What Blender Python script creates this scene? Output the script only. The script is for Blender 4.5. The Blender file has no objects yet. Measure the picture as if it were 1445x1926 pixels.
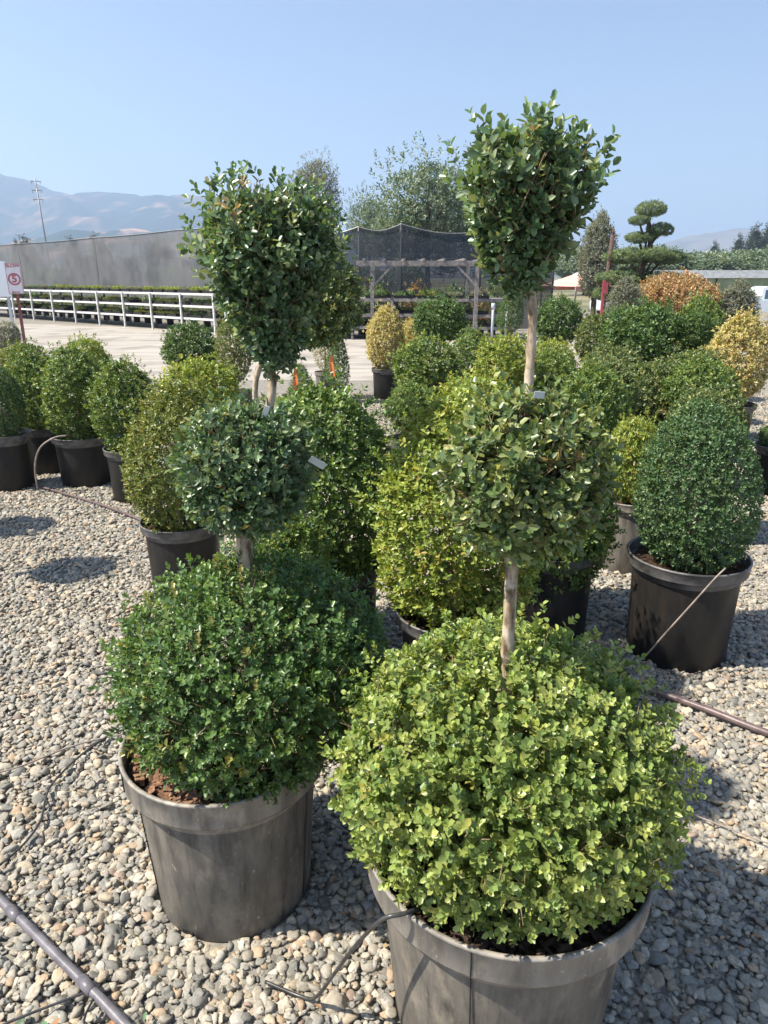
import bpy, bmesh, math, random
import numpy as np
from mathutils import Vector, Matrix

# ------------------------------------------------------------------ camera, sky, sun, exposure
sc = bpy.context.scene
COL = sc.collection
random.seed(7)
RNG = np.random.default_rng(7)

cam_d = bpy.data.cameras.new('camera')
cam_d.sensor_fit = 'VERTICAL'
cam_d.sensor_height = 36.0
cam_d.lens = 24.97
cam_d.clip_start = 0.05
cam_d.clip_end = 12000
cam = bpy.data.objects.new('camera', cam_d)
cam.location = (0, 0, 1.6)
cam.rotation_euler = (math.radians(90 - 18.35), 0, 0)
COL.objects.link(cam)
sc.camera = cam

SUN_EL, SUN_AZ = 53.0, -13.0          # elevation; degrees the sun stands beyond due left
world = bpy.data.worlds.new('World')
sc.world = world
world.use_nodes = True
wn = world.node_tree
wn.nodes.clear()
sky = wn.nodes.new('ShaderNodeTexSky')
sky.sky_type = 'NISHITA'
sky.sun_disc = False
sky.sun_elevation = math.radians(SUN_EL)
sky.sun_rotation = math.radians(270 + SUN_AZ)
sky.altitude = 0
sky.air_density = 1.1
sky.dust_density = 0.8
sky.ozone_density = 3.0
bg = wn.nodes.new('ShaderNodeBackground')
bg.inputs['Strength'].default_value = 0.068
wo = wn.nodes.new('ShaderNodeOutputWorld')
wn.links.new(sky.outputs[0], bg.inputs['Color'])
wn.links.new(bg.outputs[0], wo.inputs['Surface'])

sun_d = bpy.data.lights.new('sun', 'SUN')
sun_d.energy = 5.0
sun_d.angle = math.radians(0.6)
sun_d.color = (1.0, 0.91, 0.77)
sun = bpy.data.objects.new('sun', sun_d)
sdir = Vector((-math.cos(math.radians(SUN_EL)) * math.cos(math.radians(SUN_AZ)),
               math.cos(math.radians(SUN_EL)) * math.sin(math.radians(SUN_AZ)),
               math.sin(math.radians(SUN_EL))))
sun.rotation_euler = sdir.to_track_quat('Z', 'Y').to_euler()
sun.location = (-20, 0, 30)
COL.objects.link(sun)

sc.view_settings.view_transform = 'Standard'
sc.view_settings.look = 'None'
sc.view_settings.gamma = 1
sc.view_settings.use_curve_mapping = False
sc.view_settings.exposure = 1.2
sc.cycles.max_bounces = 8
sc.cycles.transparent_max_bounces = 16
sc.cycles.volume_bounces = 1
sc.cycles.use_denoising = True

# ------------------------------------------------------------------ helpers
def tag(o, label=None, cat=None, group=None, kind=None):
    if label: o['label'] = label
    if cat: o['category'] = cat
    if group: o['group'] = group
    if kind: o['kind'] = kind
    return o

def empty(name, loc, rz=0.0, label=None, cat=None, group=None):
    o = bpy.data.objects.new(name, None)
    o.empty_display_size = 0.1
    COL.objects.link(o)
    o.location = loc
    o.rotation_euler = (0, 0, rz)
    return tag(o, label, cat, group)

def link(name, me, parent=None, loc=None, rot=None, scl=None):
    o = bpy.data.objects.new(name, me)
    COL.objects.link(o)
    if parent: o.parent = parent
    if loc is not None: o.location = loc
    if rot is not None: o.rotation_euler = rot
    if scl is not None: o.scale = scl
    return o

def mesh(name, verts, faces, mat, smooth=False):
    me = bpy.data.meshes.new(name)
    me.from_pydata([tuple(v) for v in verts], [], faces)
    if mat: me.materials.append(mat)
    if smooth: me.polygons.foreach_set('use_smooth', [True] * len(me.polygons))
    me.update()
    return me

class MB:
    """collects shapes into one mesh"""
    def __init__(s): s.v, s.f = [], []
    def add(s, vs, fs):
        n = len(s.v); s.v += [tuple(v) for v in vs]; s.f += [tuple(i + n for i in f) for f in fs]; return s
    def box(s, c, d, rz=0.0, tilt=0.0):
        x, y, z = d[0] / 2, d[1] / 2, d[2] / 2
        vs = [Vector((a * x, b * y, q * z)) for q in (-1, 1) for b in (-1, 1) for a in (-1, 1)]
        M = Matrix.Rotation(rz, 3, 'Z') @ Matrix.Rotation(tilt, 3, 'Y')
        vs = [M @ v + Vector(c) for v in vs]
        return s.add(vs, [(0, 2, 3, 1), (4, 5, 7, 6), (0, 1, 5, 4), (2, 6, 7, 3), (0, 4, 6, 2), (1, 3, 7, 5)])
    def tube(s, pts, rad, n=8, caps=True):
        pts = [Vector(p) for p in pts]
        if not hasattr(rad, '__len__'): rad = [rad] * len(pts)
        vs, fs = [], []
        side = None
        for i, p in enumerate(pts):
            d = (pts[min(i + 1, len(pts) - 1)] - pts[max(i - 1, 0)]).normalized()
            if side is None:
                side = d.orthogonal().normalized()
            side = (side - d * side.dot(d)).normalized()
            w = d.cross(side)
            for k in range(n):
                a = 2 * math.pi * k / n
                vs.append(p + (side * math.cos(a) + w * math.sin(a)) * rad[i])
        for i in range(len(pts) - 1):
            for k in range(n):
                k2 = (k + 1) % n
                fs.append((i * n + k, i * n + k2, (i + 1) * n + k2, (i + 1) * n + k))
        if caps:
            fs.append(tuple(range(n - 1, -1, -1)))
            fs.append(tuple((len(pts) - 1) * n + k for k in range(n)))
        return s.add(vs, fs)
    def lathe(s, prof, n=48, a0=0.0, a1=2 * math.pi):
        full = abs(a1 - a0 - 2 * math.pi) < 1e-6
        m = n if full else n + 1
        vs = [(r * math.cos(a0 + (a1 - a0) * k / n), r * math.sin(a0 + (a1 - a0) * k / n), z) for r, z in prof for k in range(m)]
        fs = []
        for i in range(len(prof) - 1):
            for k in range(n):
                k2 = (k + 1) % m
                fs.append((i * m + k, i * m + k2, (i + 1) * m + k2, (i + 1) * m + k))
        return s.add(vs, fs)
    def me(s, name, mat, smooth=False): return mesh(name, s.v, s.f, mat, smooth)
    def build(s, name, mat, parent=None, smooth=False, **k): return link(name, s.me(name, mat, smooth), parent, **k)

def smooth_path(pts, n=8):
    pts = [Vector(p) for p in pts]
    P = [pts[0] * 2 - pts[1]] + pts + [pts[-1] * 2 - pts[-2]]
    out = []
    for i in range(1, len(P) - 2):
        for k in range(n):
            t = k / n
            a, b, c, d = P[i - 1], P[i], P[i + 1], P[i + 2]
            out.append(0.5 * ((2 * b) + (c - a) * t + (2 * a - 5 * b + 4 * c - d) * t * t + (3 * b - a - 3 * c + d) * t ** 3))
    out.append(pts[-1])
    return out

# ------------------------------------------------------------------ materials
def newmat(name):
    m = bpy.data.materials.new(name)
    m.use_nodes = True
    nt = m.node_tree
    return m, nt, nt.nodes['Principled BSDF'], nt.nodes['Material Output']

def noise_mat(name, c1, c2, scale=8.0, rough=0.6, bump=0.0, bscale=None, spec=0.4, metal=0.0, detail=5, contrast=(0.35, 0.65), stretch=None, c3=None, c3scale=3.0):
    m, nt, b, out = newmat(name)
    N, L = nt.nodes, nt.links
    tc = N.new('ShaderNodeTexCoord')
    src = tc.outputs['Object']
    if stretch:
        mp = N.new('ShaderNodeMapping'); mp.inputs['Scale'].default_value = stretch
        L.new(src, mp.inputs['Vector']); src = mp.outputs[0]
    n1 = N.new('ShaderNodeTexNoise'); n1.inputs['Scale'].default_value = scale; n1.inputs['Detail'].default_value = detail
    L.new(src, n1.inputs['Vector'])
    r = N.new('ShaderNodeValToRGB')
    r.color_ramp.elements[0].position = contrast[0]; r.color_ramp.elements[0].color = (*c1, 1)
    r.color_ramp.elements[1].position = contrast[1]; r.color_ramp.elements[1].color = (*c2, 1)
    L.new(n1.outputs['Fac'], r.inputs[0])
    colout = r.outputs[0]
    if c3:
        n2 = N.new('ShaderNodeTexNoise'); n2.inputs['Scale'].default_value = c3scale; n2.inputs['Detail'].default_value = 6
        L.new(tc.outputs['Object'], n2.inputs['Vector'])
        r2 = N.new('ShaderNodeValToRGB'); r2.color_ramp.elements[0].position = 0.5; r2.color_ramp.elements[1].position = 0.66
        L.new(n2.outputs['Fac'], r2.inputs[0])
        mx = N.new('ShaderNodeMix'); mx.data_type = 'RGBA'
        L.new(r2.outputs[0], mx.inputs['Factor']); L.new(colout, mx.inputs['A']); mx.inputs['B'].default_value = (*c3, 1)
        colout = mx.outputs['Result']
    L.new(colout, b.inputs['Base Color'])
    b.inputs['Roughness'].default_value = rough
    b.inputs['Specular IOR Level'].default_value = spec
    b.inputs['Metallic'].default_value = metal
    if bump:
        nb = N.new('ShaderNodeTexNoise'); nb.inputs['Scale'].default_value = bscale or scale * 4; nb.inputs['Detail'].default_value = 6
        L.new(src, nb.inputs['Vector'])
        bp = N.new('ShaderNodeBump'); bp.inputs['Strength'].default_value = 0.6; bp.inputs['Distance'].default_value = bump
        L.new(nb.outputs['Fac'], bp.inputs['Height']); L.new(bp.outputs[0], b.inputs['Normal'])
    return m

def dirty_pot(name, base, dust, stain, rough=0.5):
    m, nt, b, out = newmat(name)
    N, L = nt.nodes, nt.links
    tc = N.new('ShaderNodeTexCoord')
    def noise(scale, stretch, lo, hi, detail=6):
        mp = N.new('ShaderNodeMapping'); mp.inputs['Scale'].default_value = stretch; L.new(tc.outputs['Object'], mp.inputs['Vector'])
        n = N.new('ShaderNodeTexNoise'); n.inputs['Scale'].default_value = scale; n.inputs['Detail'].default_value = detail; n.inputs['Roughness'].default_value = 0.62
        L.new(mp.outputs[0], n.inputs['Vector'])
        r = N.new('ShaderNodeMapRange'); r.inputs['From Min'].default_value = lo; r.inputs['From Max'].default_value = hi; L.new(n.outputs['Fac'], r.inputs['Value'])
        return r.outputs[0]
    def mix(f, a, c):
        x = N.new('ShaderNodeMix'); x.data_type = 'RGBA'; L.new(f, x.inputs['Factor'])
        if isinstance(a, tuple): x.inputs['A'].default_value = (*a, 1)
        else: L.new(a, x.inputs['A'])
        x.inputs['B'].default_value = (*c, 1); return x.outputs['Result']
    c = mix(noise(18, (1, 1, 0.35), 0.32, 0.66, 9), base, dust)
    c = mix(noise(24, (1, 1, 0.14), 0.48, 0.68), c, stain)
    c = mix(noise(15, (1, 1, 0.5), 0.54, 0.7, 9), c, (dust[0] * 1.35, dust[1] * 1.3, dust[2] * 1.2))
    c = mix(noise(90, (1, 1, 0.5), 0.66, 0.74, 3), c, (dust[0] * 1.7, dust[1] * 1.65, dust[2] * 1.5))
    L.new(c, b.inputs['Base Color'])
    rr = N.new('ShaderNodeMapRange'); rr.inputs['To Min'].default_value = rough - 0.12; rr.inputs['To Max'].default_value = rough + 0.2
    L.new(noise(8, (1, 1, 0.6), 0.3, 0.7), rr.inputs['Value']); L.new(rr.outputs[0], b.inputs['Roughness'])
    bp = N.new('ShaderNodeBump'); bp.inputs['Strength'].default_value = 0.5; bp.inputs['Distance'].default_value = 0.0015
    L.new(noise(40, (1, 1, 1), 0, 1), bp.inputs['Height']); L.new(bp.outputs[0], b.inputs['Normal'])
    b.inputs['Specular IOR Level'].default_value = 0.4
    return m
POT_GREY = dirty_pot('dusty_plastic', (0.09, 0.083, 0.074), (0.2, 0.182, 0.155), (0.06, 0.055, 0.05), 0.55)
POT_RIM = dirty_pot('sun_bleached_plastic', (0.17, 0.158, 0.14), (0.31, 0.285, 0.25), (0.12, 0.108, 0.095))
POT_BLACK = dirty_pot('black_plastic', (0.01, 0.01, 0.011), (0.02, 0.019, 0.018), (0.03, 0.023, 0.019), 0.45)

def leaf_mat(name, rough=0.38, trans=0.3, spec=0.55):
    m, nt, b, out = newmat(name)
    N, L = nt.nodes, nt.links
    a = N.new('ShaderNodeAttribute'); a.attribute_name = 'tint'
    L.new(a.outputs['Color'], b.inputs['Base Color'])
    b.inputs['Roughness'].default_value = rough
    b.inputs['Specular IOR Level'].default_value = spec
    tr = N.new('ShaderNodeBsdfTranslucent')
    mu = N.new('ShaderNodeMix'); mu.data_type = 'RGBA'; mu.blend_type = 'MULTIPLY'; mu.inputs['Factor'].default_value = 1
    L.new(a.outputs['Color'], mu.inputs['A']); mu.inputs['B'].default_value = (1.35, 1.25, 0.5, 1)
    L.new(mu.outputs['Result'], tr.inputs['Color'])
    mix = N.new('ShaderNodeMixShader'); mix.inputs[0].default_value = trans
    L.new(b.outputs[0], mix.inputs[1]); L.new(tr.outputs[0], mix.inputs[2]); L.new(mix.outputs[0], out.inputs['Surface'])
    return m

LEAF = leaf_mat('leaf')
LEAF_GLOSSY = leaf_mat('glossy_leaf', 0.36, 0.3, 0.7)
BARK = noise_mat('bark', (0.13, 0.09, 0.06), (0.46, 0.37, 0.26), 75, 0.85, 0.006, 120, 0.2, contrast=(0.38, 0.6), stretch=(1, 1, 0.3), c3=(0.5, 0.43, 0.34), c3scale=30)
TWIG = noise_mat('twig_bark', (0.16, 0.12, 0.07), (0.3, 0.24, 0.14), 60, 0.85)
DARKBARK = noise_mat('dark_bark', (0.05, 0.037, 0.026), (0.12, 0.09, 0.065), 20, 0.9, 0.01, 60, 0.2)
POT_BRIM = noise_mat('scuffed_black_plastic', (0.05, 0.05, 0.053), (0.16, 0.155, 0.155), 16, 0.45, 0.001, 120, 0.5)
POT_PALE = noise_mat('pale_dusty_plastic', (0.22, 0.2, 0.17), (0.34, 0.31, 0.27), 6, 0.55, 0.001, 120, 0.4)
GROOVE = noise_mat('groove_and_hole_dark', (0.01, 0.01, 0.01), (0.02, 0.02, 0.02), 20, 0.6)
SOIL = noise_mat('potting_soil', (0.02, 0.014, 0.01), (0.07, 0.045, 0.03), 60, 0.95, 0.008, 110, 0.1)
CHIP = noise_mat('bark_chip', (0.13, 0.07, 0.045), (0.34, 0.2, 0.13), 45, 0.85, 0.001, 150, 0.2, detail=1)
CHIP_DARK = noise_mat('dark_bark_chip', (0.02, 0.014, 0.012), (0.09, 0.06, 0.045), 45, 0.85, 0.001, 150, 0.3, detail=1)
HOSE = noise_mat('poly_pipe', (0.1, 0.095, 0.11), (0.17, 0.16, 0.175), 30, 0.38, 0.0005, 200, 0.5)
HOSE_BROWN = noise_mat('brown_poly_pipe', (0.09, 0.06, 0.06), (0.15, 0.11, 0.11), 30, 0.4, 0.0005, 200, 0.5)
TUBE = noise_mat('drip_tube', (0.02, 0.02, 0.022), (0.06, 0.06, 0.06), 30, 0.35, spec=0.5)
TUBE_PALE = noise_mat('dusty_drip_tube', (0.2, 0.16, 0.14), (0.32, 0.27, 0.24), 30, 0.5)
WHITE = noise_mat('white_painted_wood', (0.5, 0.5, 0.49), (0.66, 0.66, 0.65), 12, 0.6, 0.002, 60)
GREYWOOD = noise_mat('weathered_wood', (0.13, 0.12, 0.12), (0.25, 0.23, 0.22), 12, 0.8, 0.002, 60)
STEEL = noise_mat('galvanised_post', (0.2, 0.21, 0.22), (0.3, 0.31, 0.32), 20, 0.5, metal=0.3)
RUST = noise_mat('rusty_red_post', (0.16, 0.05, 0.045), (0.26, 0.1, 0.09), 30, 0.7)
POLEWOOD = noise_mat('pole_wood', (0.06, 0.035, 0.03), (0.12, 0.075, 0.06), 20, 0.85)
SIGNWHITE = noise_mat('sign_white', (0.72, 0.68, 0.7), (0.8, 0.77, 0.78), 20, 0.5)
SIGNRED = noise_mat('sign_red', (0.42, 0.09, 0.11), (0.5, 0.13, 0.15), 20, 0.5)
RED = noise_mat('red_paint', (0.3, 0.05, 0.06), (0.4, 0.09, 0.1), 5, 0.5)
PINKCLOTH = noise_mat('pink_canopy_cloth', (0.62, 0.3, 0.26), (0.72, 0.42, 0.36), 4, 0.8)
CARWHITE = noise_mat('white_car_paint', (0.6, 0.66, 0.72), (0.68, 0.73, 0.78), 2, 0.25, spec=0.6)
GLASS = noise_mat('car_glass', (0.05, 0.08, 0.1), (0.08, 0.12, 0.14), 2, 0.08, spec=0.8)
TYRE = noise_mat('tyre_rubber', (0.015, 0.015, 0.016), (0.03, 0.03, 0.03), 20, 0.8)
CHROME = noise_mat('chrome', (0.5, 0.5, 0.5), (0.6, 0.6, 0.6), 20, 0.25, metal=1.0)
ORANGE = noise_mat('orange_ribbon', (0.7, 0.17, 0.05), (0.8, 0.25, 0.08), 20, 0.6)
LABEL = noise_mat('plant_label_plastic', (0.5, 0.54, 0.55), (0.62, 0.66, 0.67), 20, 0.4)
WHITEPVC = noise_mat('white_plastic_pipe', (0.38, 0.42, 0.45), (0.48, 0.52, 0.55), 20, 0.4)
POLYSHEET = noise_mat('greenhouse_film', (0.16, 0.17, 0.175), (0.24, 0.25, 0.255), 2, 0.5)
DRYLEAF = noise_mat('dry_leaf', (0.35, 0.15, 0.05), (0.5, 0.26, 0.11), 60, 0.8)

def cloth_mat(name, c1, c2, alpha):
    m = noise_mat(name, c1, c2, 2.2, 0.9, 0.01, 3, 0.1, contrast=(0.3, 0.7), stretch=(1, 1, 0.35), c3=tuple(v * 0.8 for v in c1), c3scale=1.1)
    nt = m.node_tree; b = nt.nodes['Principled BSDF']; out = nt.nodes['Material Output']
    tr = nt.nodes.new('ShaderNodeBsdfTransparent'); mix = nt.nodes.new('ShaderNodeMixShader'); mix.inputs[0].default_value = alpha
    nt.links.new(tr.outputs[0], mix.inputs[1]); nt.links.new(b.outputs[0], mix.inputs[2]); nt.links.new(mix.outputs[0], out.inputs['Surface'])
    return m
CLOTH = cloth_mat('shade_cloth', (0.14, 0.145, 0.155), (0.185, 0.188, 0.195), 0.84)
CLOTH_SHADED = cloth_mat('shaded_side_cloth', (0.035, 0.042, 0.055), (0.055, 0.062, 0.076), 0.84)  # same cloth, colour darkened for the stretch that faces the shade

# ------------------------------------------------------------------ ground
def gz(x, y):
    t = min(max((y - 31) / 12, 0), 1)
    s = t * t * (3 - 2 * t)
    return -0.75 * s * min(max((x + 12) / 14, 0), 1)

def ground_material():
    m, nt, b, out = newmat('ground_soil_and_gravel')
    N, L = nt.nodes, nt.links
    tc = N.new('ShaderNodeTexCoord')
    vo = N.new('ShaderNodeTexVoronoi'); vo.inputs['Scale'].default_value = 36
    L.new(tc.outputs['Object'], vo.inputs['Vector'])
    r = N.new('ShaderNodeValToRGB')
    e = r.color_ramp.elements
    e[0].color = (0.16, 0.145, 0.125, 1); e[1].color = (0.33, 0.29, 0.235, 1)
    for p, c in ((0.3, (0.2, 0.19, 0.17)), (0.55, (0.25, 0.225, 0.185)), (0.8, (0.16, 0.158, 0.145))):
        q = e.new(p); q.color = (*c, 1)
    sp = N.new('ShaderNodeSeparateColor'); L.new(vo.outputs['Color'], sp.inputs[0]); L.new(sp.outputs[0], r.inputs[0])
    # far away the ground is dry grass and soil
    n = N.new('ShaderNodeTexNoise'); n.inputs['Scale'].default_value = 0.05; n.inputs['Detail'].default_value = 8
    L.new(tc.outputs['Object'], n.inputs['Vector'])
    r2 = N.new('ShaderNodeValToRGB'); r2.color_ramp.elements[0].color = (0.1, 0.11, 0.05, 1); r2.color_ramp.elements[1].color = (0.26, 0.22, 0.13, 1)
    r2.color_ramp.elements[0].position = 0.4; r2.color_ramp.elements[1].position = 0.6
    L.new(n.outputs['Fac'], r2.inputs[0])
    sx = N.new('ShaderNodeSeparateXYZ'); L.new(tc.outputs['Object'], sx.inputs[0])
    mr = N.new('ShaderNodeMapRange'); mr.inputs['From Min'].default_value = 45; mr.inputs['From Max'].default_value = 60
    L.new(sx.outputs['Y'], mr.inputs['Value'])
    mx = N.new('ShaderNodeMix'); mx.data_type = 'RGBA'
    L.new(mr.outputs[0], mx.inputs['Factor']); L.new(r.outputs[0], mx.inputs['A']); L.new(r2.outputs[0], mx.inputs['B'])
    L.new(mx.outputs['Result'], b.inputs['Base Color'])
    b.inputs['Roughness'].default_value = 0.9
    bp = N.new('ShaderNodeBump'); bp.inputs['Distance'].default_value = 0.012; bp.inputs['Strength'].default_value = 0.8
    iv = N.new('ShaderNodeMath'); iv.operation = 'SUBTRACT'; iv.inputs[0].default_value = 1
    L.new(vo.outputs['Distance'], iv.inputs[1]); L.new(iv.outputs[0], bp.inputs['Height']); L.new(bp.outputs[0], b.inputs['Normal'])
    return m

def build_ground():
    xs = sorted(set([-4500, -2500, -1200, -600, -300, -150, -80] + list(range(-48, 49, 4)) + [80, 150, 300, 600, 1200, 2500, 4500]))
    ys = sorted(set([-60, -20, -8, 0, 4, 8, 12, 16, 20, 24, 28] + list(range(30, 46)) + [50, 60, 80, 120, 200, 400, 800, 1500, 2600, 4500, 8000]))
    vs = [(x, y, gz(x, y)) for y in ys for x in xs]
    w = len(xs)
    fs = [(j * w + i, j * w + i + 1, (j + 1) * w + i + 1, (j + 1) * w + i) for j in range(len(ys) - 1) for i in range(w - 1)]
    o = link('ground', mesh('ground', vs, fs, ground_material(), True))
    tag(o, kind='structure')
    # pale gravel road across the yard
    road = noise_mat('pale_road_dust', (0.29, 0.265, 0.235), (0.4, 0.37, 0.33), 2.2, 0.95, 0.01, 40, 0.2, detail=12, contrast=(0.36, 0.64), stretch=(0.22, 1.5, 1), c3=(0.24, 0.22, 0.195), c3scale=0.9)
    near = [(-48, 11.2), (-20, 11.4), (-6, 11.6), (-2, 11.5), (1, 11.6), (5, 11.9), (12, 12.3), (48, 13)]
    far = [(-48, 29), (-20, 28.2), (-10, 25.2), (-5.2, 22.4), (-3.4, 20.6), (-1, 19.4), (12, 18.6), (48, 18.6)]
    v, f = [], []
    def ip(tab, x):
        for (a, b), (c, d) in zip(tab, tab[1:]):
            if a <= x <= c: return b + (d - b) * (x - a) / (c - a)
    X = [-48 + i * 0.8 for i in range(121)]
    for x in X:
        a, b = ip(near, x) + 0.12 * math.sin(x * 2.3) + 0.07 * math.sin(x * 5.9), ip(far, x) + 0.08 * math.sin(x * 3.1)
        for k in range(9):
            y = a + (b - a) * k / 8
            v.append((x, y, 0.004))
    for i in range(len(X) - 1):
        for k in range(8):
            f.append((i * 9 + k, (i + 1) * 9 + k, (i + 1) * 9 + k + 1, i * 9 + k + 1))
    tag(link('road', mesh('road', v, f, road)), kind='structure')

build_ground()

# ------------------------------------------------------------------ hills
def hill_material(name, green, dry, scale, lo=0.42, hi=0.56):
    m, nt, b, out = newmat(name)
    N, L = nt.nodes, nt.links
    tc = N.new('ShaderNodeTexCoord')
    mp = N.new('ShaderNodeMapping'); mp.inputs['Scale'].default_value = (1, 0.8, 1.2)
    L.new(tc.outputs['Object'], mp.inputs['Vector'])
    n = N.new('ShaderNodeTexNoise'); n.inputs['Scale'].default_value = scale; n.inputs['Detail'].default_value = 10; n.inputs['Roughness'].default_value = 0.62
    L.new(mp.outputs[0], n.inputs['Vector'])
    r = N.new('ShaderNodeValToRGB'); r.color_ramp.elements[0].position = lo; r.color_ramp.elements[1].position = hi
    r.color_ramp.elements[0].color = (*green, 1); r.color_ramp.elements[1].color = (*dry, 1)
    L.new(n.outputs['Fac'], r.inputs[0]); L.new(r.outputs[0], b.inputs['Base Color'])
    b.inputs['Roughness'].default_value = 1; b.inputs['Specular IOR Level'].default_value = 0.05
    return m

def hills(name, x0, x1, y, prof, depth, mat, seed, rough=12):
    rg = np.random.default_rng(seed)
    ph = rg.uniform(0, 6.28, 24); fr = rg.uniform(0.002, 0.03, 24); fy = rg.uniform(0.002, 0.02, 24)
    nx, ny = 220, 40
    px = [p[0] for p in prof]; pz = [p[1] for p in prof]
    vs, fs = [], []
    for j in range(ny + 1):
        for i in range(nx + 1):
            x = x0 + (x1 - x0) * i / nx
            t = j / ny
            yy = y - depth * (1 - t)
            h = float(np.interp(x, px, pz))
            prf = math.sin(t * math.pi / 2) ** 1.3
            nz = float(np.sum(np.sin(fr * x + fy * yy * 2 + ph) / (fr * 90 + 0.6))) * rough * 0.35
            ridge = abs(math.sin(x * 0.011 + 1.3 * math.sin(yy * 0.006) + seed)) * rough * 2.4 + abs(math.sin(x * 0.031 + yy * 0.009 + 2 * math.sin(yy * 0.011))) * rough * 0.9
            vs.append((x, yy, max(-2, h * prf + (nz - ridge) * t * (1.15 - t) * 2.2 * min(1, h / 60))))
    w = nx + 1
    for j in range(ny):
        for i in range(nx):
            fs.append((j * w + i, j * w + i + 1, (j + 1) * w + i + 1, (j + 1) * w + i))
    # back side down to the ground
    n = len(vs)
    for i in range(w): vs.append((vs[ny * w + i][0], y + depth * 0.6, -2))
    for i in range(nx): fs.append((ny * w + i, ny * w + i + 1, n + i + 1, n + i))
    return tag(link(name, mesh(name, vs, fs, mat, True)), kind='structure')

hills('hills', -3300, 600, 2600, [(-3300, 500), (-2300, 470), (-1800, 430), (-1450, 385), (-1330, 352), (-1130, 290), (-1000, 270), (-760, 262), (-600, 258), (-420, 225), (-200, 150), (100, 60), (600, 10)], 1100,
      hill_material('hill_grass_and_scrub', (0.018, 0.034, 0.036), (0.26, 0.165, 0.12), 0.0085, 0.53, 0.68), 3, 15)
hills('hills', -1900, 300, 1500, [(-1900, 60), (-1300, 75), (-900, 52), (-700, 70), (-520, 92), (-430, 88), (-330, 58), (-100, 20), (300, 4)], 450,
      hill_material('foothill_scrub', (0.018, 0.035, 0.03), (0.4, 0.25, 0.17), 0.011, 0.5, 0.6), 8, 7)
hills('hills', 200, 3300, 2900, [(200, 20), (900, 70), (1150, 150), (1300, 175), (1500, 150), (1700, 100), (2300, 80), (3300, 120)], 900,
      hill_material('far_ridge', (0.04, 0.05, 0.045), (0.16, 0.13, 0.1), 0.005), 5, 8)

# ------------------------------------------------------------------ pebbles (geometry nodes, stuff)
POT_SPOTS = []     # filled below, before the pebbles are scattered

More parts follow.
